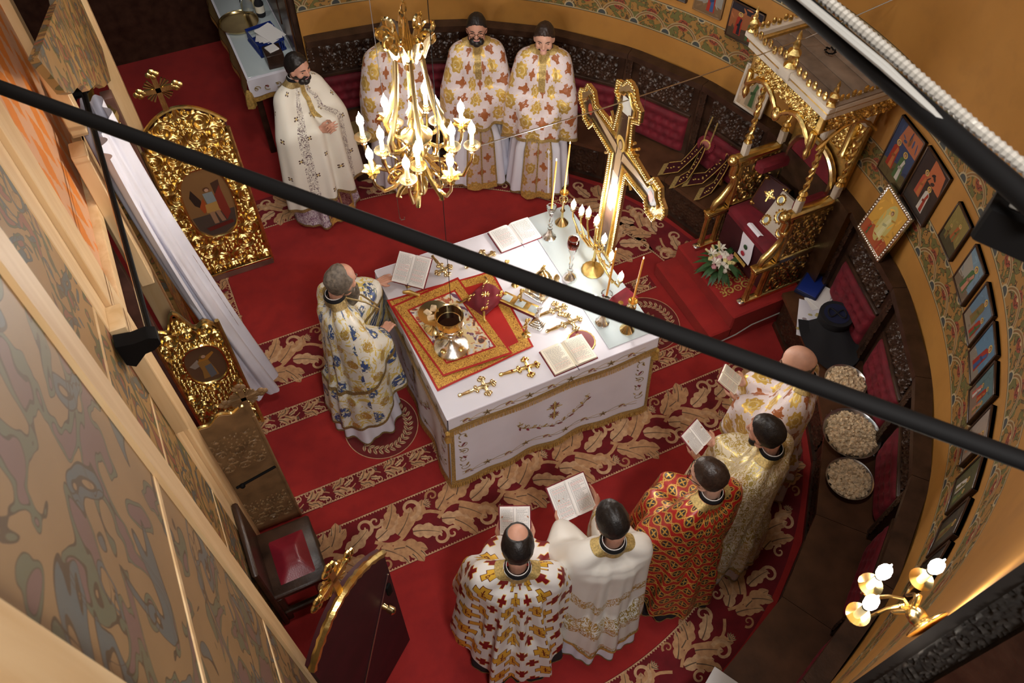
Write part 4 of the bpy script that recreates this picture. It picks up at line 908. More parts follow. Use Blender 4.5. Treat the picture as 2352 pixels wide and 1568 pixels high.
MB().grid(A).build('veil', 'black_cloth', ht)
MB().tube([(.03+.05*math.cos(t), .02+.03*math.sin(2*t), .126) for t in np.linspace(0, 6.283, 30)], .005, 5).build('cord_loop', 'black_cloth', ht)
def bowl(px, py, r, lab, film=False):
    c = at_z(px, py, zb+.06); b = thing('bread_bowl', lab, 'bowl', (c[0], c[1], zb), group='bowls of cut bread on the bench')
    MB().lathe([(r*.55, 0), (r*.8, .012), (r*.97, .05), (r, .065), (r*1.03, .068), (r*.96, .06), (r*.78, .02), (0, .012)], 36).build('metal_bowl', 'steel', b)
    m = MB()
    for k in range(int(190*(r/.12)**2)):
        a = rnd.random()*6.283; q = r*.88*math.sqrt(rnd.random()); s = rnd.uniform(.008, .0135); z = .05+.03*(1-(q/r)**2)+rnd.uniform(-.008, .008)
        m.box(-s, s, -s, s, -s*.8, s*.8, M=T(q*math.cos(a), q*math.sin(a), z) @ Euler((rnd.random()*3, rnd.random()*3, rnd.random()*3)).to_matrix().to_4x4())
    m.ball((0, 0, .045), r*.85, r*.85, .03, 20, 8); m.build('bread_cubes', 'bread', b, smooth=False, kind='stuff')
    if film:
        MB().grid([[(q*math.cos(t), q*math.sin(t), .068+.012*math.sin(t*13)*(q/r-.86)*5) for q in (r*.86, r*.95, r*1.04, r*1.08)] for t in np.linspace(0, 6.283, 80)]).build('clear_film', 'film', b)
bowl(1942, 877, .155, 'metal bowl of cut bread behind the bald priest'); bowl(1956, 995, .205, 'widest bowl of cut bread, rim wrapped in clear film', True); bowl(1951, 1099, .162, 'metal bowl of browner bread at the end of the row')
tag(MB().bbox(-.11, .11, -.15, .15, 0, .003, .001, M=T(*at_z(1672, 1600, zb+.002)) @ Rz(.5)).build('paper_sheet', 'paper', smooth=False), 'single white sheet on the last bench at the south end', 'paper')

# ---------------------------------------------------------------- altar table and cloth
X0, X1, Y0, Y1, ZT = .87, 2.47, 2.70, 4.09, 1.0
at = thing('altar_table', 'square altar table hidden under the white embroidered cloth', 'table', ((X0+X1)/2, (Y0+Y1)/2, 0))
MB().bbox(X0+.02, X1-.02, Y0+.02, Y1-.02, .03, ZT-.02, .01).build('table_body', 'brown_wood', at, world=True)
ac = thing('altar_cloth', 'white satin altar cloth with gold fringe and embroidered vines', 'tablecloth', ((X0+X1)/2, (Y0+Y1)/2, 0))
MB().bbox(X0-.028, X1+.028, Y0-.028, Y1+.028, ZT-.014, ZT, .006).build('cloth_top', 'white_cloth', ac, world=True)
SIDES = [((X0, Y0), (1, 0), (0, -1), X1-X0), ((X0, Y1), (0, -1), (-1, 0), Y1-Y0), ((X1, Y0), (0, 1), (1, 0), Y1-Y0), ((X1, Y1), (-1, 0), (0, 1), X1-X0)]
RP, GO, BRZ = (.36, .03, .09), (.58, .42, .15), (.38, .29, .12)
for si, (o0, dv2, nv2, L) in enumerate(SIDES):
    def mp(s, z, lift=0, low=True):
        d = max(0, .98-z); out = (.014+.028*d+d*.022*math.sin(s*7.3+1.2*si)*math.sin(s*2.9+.5)+d*.012*math.sin(s*17)) if low else (.022+.05*d+.5*d*.02*math.sin(s*11))
        ee = (.012 if low else .02)+.04*d; sx = -ee+(L+2*ee)*s/L
        return (o0[0]+dv2[0]*sx+nv2[0]*(out+lift), o0[1]+dv2[1]*sx+nv2[1]*(out+lift), z)
    hem = lambda s: .075+.012*math.sin(s*8+si)
    ns = 60; S_ = np.linspace(0, L, ns)
    MB().grid([[mp(s, .985+(hem(s)-.985)*t) for t in np.linspace(0, 1, 16)] for s in S_]).build('frontal', 'white_cloth', ac, world=True, smooth=80)
    vh = lambda s: .835+.012*math.sin(s*9+2*si)
    MB().grid([[mp(s, 1.0+(vh(s)-1.0)*t, .004, False) for t in np.linspace(0, 1, 6)] for s in S_]).build('valance', 'white_cloth', ac, world=True, smooth=80)
    MB().grid([[mp(s, hem(s)+b, .004) for b in (.045, .0)] for s in S_]).build('gold_band', 'band_gold', ac, world=True, smooth=80)
    MB().grid([[mp(s, vh(s)+b, .008, False) for b in (.04, .0)] for s in S_]).build('gold_band', 'band_gold', ac, world=True, smooth=80)
    for s0 in (.004, L-.03): MB().grid([[mp(s0+.028*q, .83+(.11-.83)*t, .005) for t in np.linspace(0, 1, 14)] for q in (0, 1)]).build('gold_band', 'band_gold', ac, world=True, smooth=80)
    if si < 3:
        m = MB()
        for s in np.arange(0, L, .0065):
            j = rnd.uniform(-.003, .003)
            for f, lw, ln in ((hem, True, .05), (vh, False, .048)):
                a, b = mp(s, f(s), .004, lw), mp(s+.0042, f(s), .004, lw); c_ = mp(s+.004+j, f(s)-ln, .010, lw); d_ = mp(s+j, f(s)-ln, .010, lw); m.add([a, b, c_, d_], [(0, 1, 2, 3)])
        m.build('fringe', 'fringe', ac, world=True, smooth=False, kind='stuff')
        for low in (True, False):
            zc = (lambda s: .215+.018*math.sin(s*20)) if low else (lambda s: .915+.022*math.sin(s*20))
            orn = Orn(lambda s, z, l: mp(min(L-.01, max(.01, s)), z, l+(.003 if low else .007), low)); P = [(s, zc(s)) for s in np.arange(.08, L-.08, .02)]
            orn.ribbon(P, .0028, BRZ); orn.ribbon([(s, 2*(.215 if low else .915)-z) for s, z in P], .0022, GO)
            for k, s in enumerate(np.arange(.12, L-.12, .157)):
                z = .215 if low else .915
                if k % 2:
                    for j in range(5): orn.leaf(s, z, j*1.257+.3, .035, .007, GO if j % 2 else BRZ, 1, 0)
                else:
                    orn.curl(s, z, .025, 0, 1, 1, .005, GO); orn.leaf(s-.02, z, .3, .045, .008, RP, 2, .4); orn.leaf(s+.02, z-.01, -.4, .03, .006, RP, 1, 0)
            if low:
                for s0 in (.10, L-.10):
                    for k in range(5):
                        z = .30+.105*k; orn.curl(s0, z, .035, k, .9, 1 if k % 2 else -1, .004, BRZ); orn.leaf(s0+.01, z+.01, .8+k, .045, .010, RP if k % 2 else GO, 2, .5); orn.leaf(s0-.02, z+.03, 2.2, .03, .006, GO, 1, 0)
                c_ = L/2
                for j in range(10):
                    for zz in (.62, .50): orn.leaf(c_, zz, j*.628, .045, .010, (GO, RP, BRZ)[j % 3], 1, 0)
                orn.ribbon([(c_, .44), (c_, .68)], .006, GO); orn.ribbon([(c_-.06, .60), (c_+.06, .60)], .006, GO)
                for s_ in (-1, 1):
                    orn.ribbon([(c_+s_*.30*math.sin(t), .62-.26*math.cos(t)) for t in np.linspace(0, 1.25, 16)], .004, BRZ)
                    for k, t in enumerate(np.linspace(.1, 1.25, 8)):
                        orn.leaf(c_+s_*.30*math.sin(t), .62-.26*math.cos(t), t*s_+(.9 if k % 2 else -.6), .05, .010, (RP, GO)[k % 2], 2, .4); orn.curl(c_+s_*.30*math.sin(t), .62-.26*math.cos(t)+.02, .018, t, .8, s_, .003, GO)
            orn.m.build('embroidery', 'print', ac, world=True, smooth=False)
for cx, cy in ((X0-.035, Y0-.035), (X1+.03, Y0-.035), (X0-.03, Y1+.03)):
    MB().lathe([(.006, .06), (.018, .04), (.012, .03), (.022, -.03), (.026, -.06), (.02, -.062)], 10, (cx, cy, .80), lobes=5, amp=.1).build('tassel', 'fringe', ac, world=True)

def S3(px, py, z=ZT): return tuple(at_z(px, py, z))
gp = thing('glass_plate', 'pale glass sheet covering the throne side of the altar cloth', 'glass plate', (2.31, 3.43, ZT))
MB().bbox(2.11, 2.50, 2.73, 4.12, ZT+.001, ZT+.009, .002).build('glass_sheet', 'plate_glass', gp, world=True)
ZG = ZT+.0095
# ---- cloths under the chalice
il = thing('outer_red_cloth', 'red satin cloth with broad gold border spread under the chalice', 'cloth', (1.24, 3.36, ZT))
def clothgrid(L1, L2, P, z, amp, n=36):
    P = [np.array(p[:2]) for p in P]; A = []; U = []
    for i in range(n):
        r, ru = [], []
        for j in range(n):
            u, v = i/(n-1), j/(n-1); q = (1-u)*((1-v)*P[0]+v*P[3])+u*((1-v)*P[1]+v*P[2]); zz = z+amp*(.5+.5*math.sin(u*9+v*4))*(.3+.7*abs(math.sin(v*7+u*3)))
            r.append((q[0], q[1], zz)); ru.append((u*L1, v*L2))
        A.append(r); U.append(ru)
    return A, U
A, U = clothgrid(.62, .62, [S3(1005, 900), S3(1226, 797), S3(1130, 622), S3(888, 690)], ZT+.004, .010); MB().grid(A, uv=U).build('cloth', 'iliton', il, world=True, smooth=80)
an = thing('antimension', 'printed altar cloth with figures and gold border lying on the red cloth', 'cloth', (1.17, 3.36, ZT))
A, U = clothgrid(.44, .52, [S3(1018, 868), S3(1178, 815), S3(1052, 640), S3(900, 706)], ZT+.018, .004); MB().grid(A, uv=U).build('cloth', 'antimension', an, world=True, smooth=80)
ZA = ZT+.024
# ---- vessels
ch = thing('chalice', 'large gold and silver chalice of dark wine with medallions on its foot', 'chalice', S3(1037, 795, ZA)); ch.scale = (1.38, 1.38, 1.25)
MB().lathe([(.085, 0), (.088, .012), (.078, .022), (.05, .04), (.022, .06), (.015, .075)], 28).build('foot', 'silver', ch)
MB().lathe([(.086, .002), (.0915, .006), (.086, .012)], 28, caps=False).build('foot_rim', 'brass', ch)
MB().lathe([(.013, .07), (.012, .10), (.026, .115), (.028, .125), (.012, .14), (.014, .155)], 20).build('stem', 'silver', ch)
MB().lathe([(.015, .152), (.045, .165), (.062, .19), (.068, .23), (.07, .285), (.072, .288), (.066, .285), (.062, .23), (.055, .225), (0, .224)], 28).build('cup', 'brass', ch)
MB().lathe([(.047, .163), (.0635, .185), (.069, .215), (.066, .218)], 28, lobes=14, amp=.03, caps=False).build('cup_filigree', 'silver', ch)
MB().lathe([(0, .2262), (.060, .2262), (.0605, .228), (0, .228)], 24).build('wine', 'wine', ch)
for k in range(4):
    a = k*PI/2+.5; MB().ball((.062*math.cos(a), .062*math.sin(a), .032), .018, .018, .008, 10, 5).build('medallion', 'gold', ch); MB().ball((.068*math.cos(a), .068*math.sin(a), .19), .014, .014, .016, 10, 5).build('cup_medallion', 'gold', ch)
dk = thing('paten', 'round gold footed paten with bread, half hidden by the chalice', 'paten', S3(1000, 752, ZA)); dk.scale = (1.42, 1.42, 1.25)
MB().lathe([(.055, 0), (.058, .01), (.03, .03), (.018, .06), (.03, .10), (.06, .13), (.076, .135), (.078, .14), (.07, .138), (.02, .125), (0, .124)], 28).build('dish', 'brass', dk)
for k in range(5): MB().bbox(-.02, .02, -.014, .014, 0, .014, .003, M=T(.03*math.cos(k*1.3), .03*math.sin(k*1.3), .128) @ Rz(k)).build('bread_piece', 'bread', dk)
wc = tuple(at_z(1050, 740, ZA)); 
sg = thing('sponge_cushion', 'wine-red velvet cushion with gold embroidered corners', 'cushion', S3(1115, 688, ZT+.016), .42); sg.scale = (1.3, 1.2, 1.2)
A = []; n = 26
for i in range(n):
    r = []
    for j in range(n):
        x, y = -1+2*i/(n-1), -1+2*j/(n-1); e = (1-x**4)*(1-y**4); r.append((x*.10*(1-.06*abs(y)), y*.085*(1-.06*abs(x)), .008+.045*e**.5+.004*math.sin(x*8)*math.sin(y*7)))
    A.append(r)
MB().grid(A).build('velvet_pad', 'velvet', sg); MB().bbox(-.10, .10, -.085, .085, 0, .012, .005).build('pad_base', 'velvet', sg)
for sx in (-1, 1):
    for sy in (-1, 1):
        m = MB()
        for k in range(4): m.ball((sx*(.078-.018*k), sy*(.066-.012*abs(k-1)), .036), .014, .010, .016, 8, 5)
        m.tube([(sx*.085, sy*.07, .034), (sx*.10, sy*.085, .014), (sx*.115, sy*.10, .006), (sx*.12, sy*.12, .004)], .008, 6); m.build('gold_corner', 'gold', sg)
m = MB()
for k in range(8): m.cap((0, 0, .052), (.022*math.cos(k*.785), .022*math.sin(k*.785), .052), .003, .005, 6)
m.build('gold_cross', 'gold', sg)
gbk = thing('gospel_book', 'gold-edged gospel book with enamel plaques beside the cushion', 'book', S3(1195, 705), .62)
MB().bbox(-.045, .045, -.15, .15, 0, .035, .004).build('page_block', 'velvet', gbk); MB().bbox(-.05, .05, -.155, .155, .035, .042, .003).build('cover', 'gold_matte', gbk)
for y in (-.11, 0, .11): MB().bbox(-.03, .03, y-.035, y+.035, .042, .046, .002).build('enamel_plaque', 'plate_glass', gbk)
# ---- open books
def open_book(name, label, M, w, h, th=.022, cover='velvet', paper='paper', marks=True, group=None, redl=.25, seed=1, cat='book', slim=False):
    o = thing(name, label, cat, group=group); o.location = M.to_translation(); o.rotation_euler = M.to_euler()
    zf = lambda x: .004+th*(min(1, abs(x)/w*6))**.5*(1-.35*(abs(x)/w)**2)
    MB().bbox(-w-.008, w+.008, -.006, h+.006, -.003, .003, .002).build('cover', cover, o)
    for s in (-1, 1):
        xs = np.linspace(0, w, 14)*s; g_ = [[(x, y, zf(x)) for y in (0, h)] for x in xs]; m = MB()
        m.grid(g_ if s < 0 else g_); ns = len(xs)
        m.grid([[(x, 0, .003), (x, 0, zf(x))] for x in xs]); m.grid([[(x, h, .003), (x, h, zf(x))] for x in xs]); m.grid([[(s*w, y, .003), (s*w, y, zf(w))] for y in (0, h)]); m.build('page_block', paper, o, smooth=30)
    m = MB(); r_ = random.Random(seed)
    def strip(x0, x1, y, t, c):
        xs = np.linspace(x0, x1, 4)
        for a, b in zip(xs[:-1], xs[1:]): m.add([(a, y, zf(a)+.0012), (b, y, zf(b)+.0012), (b, y+t, zf(b)+.0012), (a, y+t, zf(a)+.0012)], [(0, 1, 2, 3)], c)
    for s in (-1, 1):
        x0, x1 = (.10*w, .90*w) if s > 0 else (-.90*w, -.10*w); y0, y1 = .08*h, .92*h; G_ = (.22, .23, .26)
        for y in (y0, y1): strip(x0, x1, y, h*.006, G_)
        for x in (x0, x1): strip(x-.0008, x+.0008, y0, y1-y0, G_)
        n = 22
        for k in range(n):
            y = y0+(y1-y0)*(k+1)/(n+1.2); c = (.55, .22, .22) if r_.random() < redl else (.26, .26, .26); x = x0+.05*w; e = x1-.05*w-(r_.random()*.3*w if r_.random() < .2 else 0)
            while x < e-.02*w:
                l = w*r_.uniform(.06, .16); strip(x, min(e, x+l), y, h*.011, c); x += l+w*.022
    m.build('printed_text', 'print', o, smooth=False)
    if marks: MB().tube([(.0, .01, th*.6), (.004, -.01, th*.5), (.006, -.035, .002)], .002, 5).build('ribbon_marker', 'dark_blue', o)
    return o
def M_flat(c0, c1, c3, z):  # bottom-left, bottom-right, top-left corners in the picture plane
    a, b, c = [np.array(at_z(*p, z)) for p in (c0, c1, c3)]; x = Vector(b-a).normalized(); mid = (a+b)/2; y = Vector((0, 0, 1)).cross(x); return frame(mid, x, y, (0, 0, 1)), np.linalg.norm(b-a)/2, abs((c-a) @ np.array(y))
Mk, w_, h_ = M_flat((1275, 863), (1371, 822), (1243, 808), ZT+.003); open_book('open_book', 'open cream service book lying at the front edge of the altar', Mk, w_, h_, paper='cream_paper', seed=3)
Mk, w_, h_ = M_flat((1152, 580), (1243, 545), (1124, 535), ZT+.012); fb_ = open_book('open_book', 'open white service book at the far edge of the altar beside the candlesticks', Mk, w_, h_, seed=4)
MB().bbox(-.08, .10, .02, .2, -.010, -.004, .003).build('book_rest', 'velvet', fb_)
Mk = frame((1.01, 3.83, ZT+.055), (.72, -.66, .0), (.52, .60, .50), (-.33, -.36, .87)); lb = open_book('open_book', 'open book propped on a carved stand by the celebrant', Mk, .125, .23, seed=5)
bs = thing('book_stand', 'small carved gold book stand under the propped book', 'book stand', (1.06, 3.88, ZT))
MB().tube([(.96, 3.80, ZT+.03), (1.0, 3.77, ZT+.045), (1.06, 3.72, ZT+.03)], [.012, .018, .012], 8).bbox(1.0, 1.14, 3.84, 3.98, ZT+.001, ZT+.025, .006).tube([(1.07, 3.91, ZT+.02), (1.08, 3.93, ZT+.10)], .014, 8).build('stand_body', 'gold_matte', bs, world=True)
# ---- hand crosses lying on the cloth
def hand_cross(p, q, label, mat='pale_gold', gem='crystal', z=ZT):
    a = np.array(at_z(*p, z)); b = np.array(at_z(*q, z)); L = np.linalg.norm(b-a); y = Vector(b-a).normalized(); x = y.cross(Vector((0, 0, 1))); M = frame((a[0], a[1], z+.0145), x, y, (0, 0, 1))
    o = thing('hand_cross', label, 'cross', (a[0], a[1], z), group=None)
    MB().tube([M @ Vector((0, t*L, 0)) for t in (0, .05, .12, .3, .48, .52)], [.008, .016, .010, .014, .010, .017], 8, flat=.6).build('handle', mat, o, world=True)
    m = MB(); c = .72*L; s = .20*L
    for dx, dy in ((0, 1), (1, 0), (-1, 0), (0, -1)):
        m.cap(M @ Vector((0, c, 0)), M @ Vector((dx*s, c+dy*s, 0)), .014, .013, 8)
        for k in range(3):
            t = math.atan2(dy, dx)+(k-1)*1.2; m.ball(M @ Vector((dx*s+.018*math.cos(t), c+dy*s+.018*math.sin(t), 0)), .0155, .0155, .010, n=8, m=6)
    m.ball(M @ Vector((0, c, 0)), .028, .028, .012, 10, 6); m.build('cross_head', mat, o, world=True)
    for k, (dx, dy) in enumerate(((0, 0), (0, 1), (1, 0), (-1, 0), (0, -1), (0, -2.0))): MB().ball(M @ Vector((dx*s, c+dy*s, .012)), .009, n=8, m=5).build('gem', gem, o, world=True)
    return o
hand_cross((992, 590), (1030, 635), 'pale gold hand cross lying half under the black tie rod near the propped book'); hand_cross((1068, 618), (1136, 583), 'pale gold hand cross pointing at the gold standing cross')
hand_cross((1052, 912), (1137, 880), 'pale gold hand cross with clear stones at the near corner of the altar'); hand_cross((1146, 864), (1238, 838), 'rose-gold hand cross with a blue enamel centre', 'gold', 'ruby_glass')
hand_cross((1253, 765), (1335, 732), 'gold hand cross overlapping the round icon'); hand_cross((1236, 728), (1300, 705), 'gold hand cross behind the silver-footed cross')
MB().ball(Vector(S3(1212, 846, ZT+.018)), .012, .012, .006).build('blue_enamel', 'dark_blue', [o for o in bpy.data.objects if o.get('label', '').startswith('rose-gold')][0], world=True)
def standing_cross(px, py, h, label, mat, base='round', z=ZT, yaw=.6, s=1):
    p = S3(px, py, z); o = thing('standing_cross', label, 'cross', p, yaw)
    if base == 'round': MB().lathe([(.035*s, 0), (.036*s, .006), (.012*s, .02), (.006*s, .05)], 16).build('foot', mat, o)
    else:
        m = MB()
        for k in range(4): m.bbox(-.05*s+.011*k, .05*s-.011*k, -.05*s+.011*k, .05*s-.011*k, .012*k, .012*k+.013, .002)
        m.build('stepped_foot', mat, o)
    MB().lathe([(.006, .02), (.009, h*.3), (.013, h*.34), (.006, h*.4), (.006, h*.5)], 10).build('stem', mat, o)
    m = MB(); cross_shape(m, (0, 0), h*.5, .007, frame((0, 0, h*.48), (1, 0, 0), (0, 0, 1), (0, -1, 0))); m.build('cross', mat, o); return o
standing_cross(1162, 632, .16, 'upright carved gold cross nearest the far open book', 'gold', s=.9); standing_cross(1183, 655, .13, 'small upright gold cross behind the tie rod', 'gold', s=.8)
standing_cross(1208, 770, .18, 'slim gold standing cross on a round foot by the gospel book', 'gold'); standing_cross(1235, 745, .19, 'silver standing cross on a stepped square foot', 'silver', 'sq', s=1.05); standing_cross(1196, 700, .17, 'gold standing cross leaning over the gospel plaques', 'gold')
# ---- tabernacle
ta = thing('tabernacle', 'small silver and gold domed tabernacle on the altar', 'tabernacle', S3(1245, 665), .5); ta.scale = (1.25, 1.25, 1.2)
MB().bbox(-.10, .10, -.07, .07, 0, .02, .004).bbox(-.08, .08, -.055, .055, .02, .035, .004).build('base', 'silver', ta); MB().lathe([(.045, 0), (.045, .07), (.05, .075)], 8, (0, 0, .035)).build('body', 'crystal', ta)
MB().lathe([(.05, 0), (.052, .012), (.043, .03), (.025, .052), (.008, .062), (.010, .07), (.003, .08)], 16, (0, 0, .11)).build('dome', 'brass', ta)
for sx in (-1, 1):
    for sy in (-1, 1): MB().lathe([(.018, 0), (.014, .03), (.02, .04), (.014, .06), (.004, .075)], 10, (sx*.075, sy*.05, .035)).build('turret', 'pale_gold', ta)
for k in range(4):
    a = k*PI/2+.78; MB().lathe([(.007, 0), (.005, .05), (.009, .06), (.007, .08)], 8, (.048*math.cos(a), .048*math.sin(a), .035)).build('pillar', 'gold', ta)
m = MB(); cross_shape(m, (0, 0), .04, .003, frame((0, 0, .185), (1, 0, 0), (0, 0, 1), (0, -1, 0))); m.build('dome_cross', 'gold', ta)
ri = thing('round_icon', 'round red icon with a scalloped gilt rim under the front book', 'icon', S3(1335, 785))
MB().lathe([(.098, 0), (.104, .004), (.10, .010), (.092, .008)], 36, lobes=18, amp=.02, caps=False).build('scalloped_rim', 'gold_matte', ri); m = MB(); m.poly([(.093*math.cos(t), .093*math.sin(t), .0085) for t in np.linspace(0, 6.283, 33)[:-1]], (.16, .012, .018))
figure(lambda pts, c, k: m.poly([(x, y, .0086+.0003*k) for x, y in pts], c), .0, -.07, .14, (.10, .03, .03), (.28, .22, .2)); m.build('painting', 'print_gloss', ri, smooth=False)
rb = thing('red_booklet', 'small closed red booklet on the glass plate behind the brass candlestick', 'book', S3(1430, 688, ZG), .25)
MB().bbox(-.10, .10, -.065, .065, 0, .014, .003).build('cover', 'velvet', rb); MB().ball((0, 0, 0), .02, .02, .001, 14, 4, M=T(-.04, -.02, .0145)).build('gold_seal', 'gold', rb)
# ---- candlesticks
def candlestick(px, py, ztop, label, mat, glass):
    p = S3(px, py, ZG); o = thing('candlestick', label, 'candlestick', p); h = ztop-p[2]
    if glass:
        MB().lathe([(.05, 0), (.052, .008), (.04, .02), (.028, .045), (.02, .07), (.012, .085)], 24, lobes=12, amp=.03).build('foot', 'silver', o)
        m = MB(); m.lathe([(.010, .08), (.02, .10), (.010, .12), (.018, .14), (.009, .16), (.016, .19), (.008, .22), (.015, h-.08), (.022, h-.055), (.012, h-.045)], 16); m.build('stem', 'crystal', o)
        MB().lathe([(.012, h-.045), (.034, h-.03), (.04, h), (.043, h+.002), (.036, h-.002), (.028, h-.025), (0, h-.03)], 20).build('cup', 'crystal', o)
    else:
        MB().lathe([(.052, 0), (.054, .008), (.045, .02), (.03, .04), (.012, .06)], 24).build('foot', mat, o); MB().lathe([(.012, .055), (.010, .12), (.02, .14), (.010, .16), (.010, h-.10), (.024, h-.085), (.012, h-.07), (.014, h-.03)], 16).build('stem', mat, o)
        for k in range(3):
            a = k*2.09; MB().tube([(.012*math.cos(a), .012*math.sin(a), h-.05), (.032*math.cos(a), .032*math.sin(a), h-.065), (.034*math.cos(a), .034*math.sin(a), h-.10), (.016*math.cos(a), .016*math.sin(a), h-.12)], .006, 6).build('scroll', mat, o)
        MB().lathe([(.012, h-.035), (.03, h-.02), (.036, h), (.03, h), (.02, h-.015), (0, h-.018)], 20).build('drip_pan', mat, o)
    return p, h
def taper(p, z0, ht, lean, label):
    o = thing('taper_candle', label, 'candle', (p[0], p[1], z0), group='lit orange tapers on the altar'); e = Vector((lean[0], lean[1], ht))
    MB().tube([(0, 0, 0), e*.97, e], [.0075, .0065, .003], 8).build('wax', 'candle_wax', o); MB().lathe([(.001, 0), (.0045, .007), (.003, .016), (.0005, .024)], 8, tuple(e)).build('flame', 'flame', o)
for px, py, zt, zc, lab, mat, gl, tl in ((1262, 545, 1.345, 1.80, 'crystal candlestick with silver foot by the far open book', 'silver', True, 'lit orange taper in the crystal candlestick by the far open book'), (1290, 512, 1.345, 1.82, 'brass candlestick at the far corner of the glass plate', 'brass', False, 'lit orange taper in the far brass candlestick'),
        (1383, 740, 1.34, 1.79, 'crystal candlestick with silver foot beside the red booklet', 'silver', True, 'lit orange taper crossing the candelabrum bulbs'), (1440, 757, 1.345, 1.78, 'brass candlestick at the near corner of the glass plate', 'brass', False, 'lit orange taper in the near brass candlestick')):
    p, h = candlestick(px, py, zt, lab, mat, gl); taper(p, zt-.016, zc-zt+.01, (.012, .0), tl)
vo = thing('votive_lamp', 'dark ruby glass votive lamp on a tall silver and crystal stem', 'lamp', S3(1308, 640, ZG))
MB().lathe([(.052, 0), (.054, .01), (.046, .03), (.03, .05), (.016, .07), (.012, .085)], 24, lobes=10, amp=.03).build('foot', 'silver', vo); MB().lathe([(.012, .08), (.022, .10), (.010, .13), (.016, .17), (.009, .20), (.018, .24), (.011, .27), (.03, .32), (.022, .35)], 16).build('stem', 'crystal', vo)
MB().lathe([(.02, .345), (.04, .36), (.045, .39), (.042, .42), (.034, .435), (.03, .433), (.038, .415), (.04, .39), (.03, .37), (0, .36)], 22).build('ruby_cup', 'ruby_glass', vo); MB().lathe([(.036, .434), (.039, .44), (.033, .442)], 22, caps=False).build('rim', 'silver', vo)
# ---- electric seven-branch candelabrum
FB = [(.0115, 0), (.016, .012), (.0175, .026), (.014, .042), (.006, .058), (.002, .070), (.0003, .078)]
ce = thing('candelabrum', 'seven-branch gilt candelabrum with lit flame bulbs before the crucifix', 'candelabrum', (2.35, 3.42, ZG))
MB().lathe([(.085, 0), (.088, .008), (.075, .018), (.06, .02), (.045, .03), (.03, .035), (.012, .05)], 30, lobes=15, amp=.015).build('base', 'gold_matte', ce); MB().lathe([(.012, .04), (.010, .10), (.02, .12), (.012, .14), (.010, .24), (.022, .26), (.012, .28)], 16).build('stem', 'gold', ce)
for k, (y, z) in enumerate(((3.79, 1.40), (3.67, 1.45), (3.575, 1.52), (3.455, 1.55), (3.33, 1.48), (3.21, 1.42), (3.06, 1.36))):
    dy = y-3.42; zl = z-ZG-.06
    MB().tube([(0, 0, .25), (0, dy*.25, .17+.1*(1-abs(dy)/.4)), (0, dy*.65, .15+.14*(1-abs(dy)/.4)), (0, dy*.97, zl-.10), (0, dy, zl-.03)], [.008, .009, .008, .007, .008], 8).tube([(0, dy*.6, .2+.1*(1-abs(dy)/.4)), (0, dy*.75, .13+.12*(1-abs(dy)/.4)), (0, dy*.85, .2)], .006, 6).build('branch', 'gold', ce)
    c = MB().lathe([(.008, -.035), (.02, -.028), (.016, -.018), (.019, -.004), (.023, 0), (.018, .002), (.014, .006)], 14, (0, dy, zl)).build('socket', 'pale_gold', ce); MB().lathe([(r*1.15, q*1.1) for r, q in FB], 10, (0, dy, zl+.004)).build('bulb', 'bulb', c)
# ---- big crucifix standing behind the candelabrum
cf = thing('altar_crucifix', 'tall gilded crucifix with trefoil ends and painted figure behind the candelabrum', 'crucifix', (2.505, 3.50, 0))
def pj(px, py, x): q = at_x(px, py, x); return (q[1], q[2])
cen = Vector((3.52, 2.05)); ux = Vector((-.985, -.10)).normalized(); uy = Vector((-.02, 1)).normalized()
MC = frame((2.505, cen[0], cen[1]), (0, ux[0], ux[1]), (0, uy[0], uy[1]), (-1, 0, 0))
def cruc(sc, lo=-1.0):
    a = .075*sc; T_ = lambda cx, cy, an: [(cx+r*math.cos(an+t), cy+r*math.sin(an+t)) for t, r in ((-2.0, .06*sc), (-1.5, .105*sc), (-1.0, .12*sc), (-.6, .10*sc), (-.25, .125*sc), (.0, .13*sc), (.25, .125*sc), (.6, .10*sc), (1.0, .12*sc), (1.5, .105*sc), (2.0, .06*sc))]
    return [(-a, lo), (a, lo), (a, -a)]+T_(.40, 0, 0)+[(a, a)]+T_(0, .36, PI/2)+[(-a, a)]+T_(-.40, 0, PI)+[(-a, -a)]
MB().prism(cruc(1.5), -.022, 0, M=MC).build('gilt_board', 'pale_gold', cf, world=True, smooth=30); MB().prism(cruc(.80, -.98), 0, .006, M=MC).build('dark_inlay', 'dark_wood', cf, world=True, smooth=30)
MB().tube([MC @ Vector((x, y, .008)) for x, y in cruc(.84, -.99)], .009, 6, closed=True).build('inner_moulding', 'gold', cf, world=True)
m = MB(); oc = cruc(1.45)
for i in range(len(oc)):
    a, b = Vector(oc[i]), Vector(oc[(i+1) % len(oc)]); k = max(1, int((b-a).length/.018))
    for j in range(k):
        q = a.lerp(b, j/k); m.ball(MC @ Vector((q[0], q[1], .006)), .013, .013, .013, 7, 5)
m.build('carved_edge', 'gold', cf, world=True)
for k in range(4):
    m = MB()
    for j in range(5):
        t = PI/4+k*PI/2+(j-2)*.17; l = .26-.03*abs(j-2); m.tube([MC @ Vector((.12*math.cos(t), .12*math.sin(t), -.01)), MC @ Vector((l*math.cos(t), l*math.sin(t), -.01))], [.006, .011], 6)
    m.build('ray_cluster', 'gold', cf, world=True)
m = MB(); pl = lambda pts, c, k: m.poly([MC @ Vector((x, y, .0065+.0004*k)) for x, y in pts], c); SKN = (.42, .30, .18)
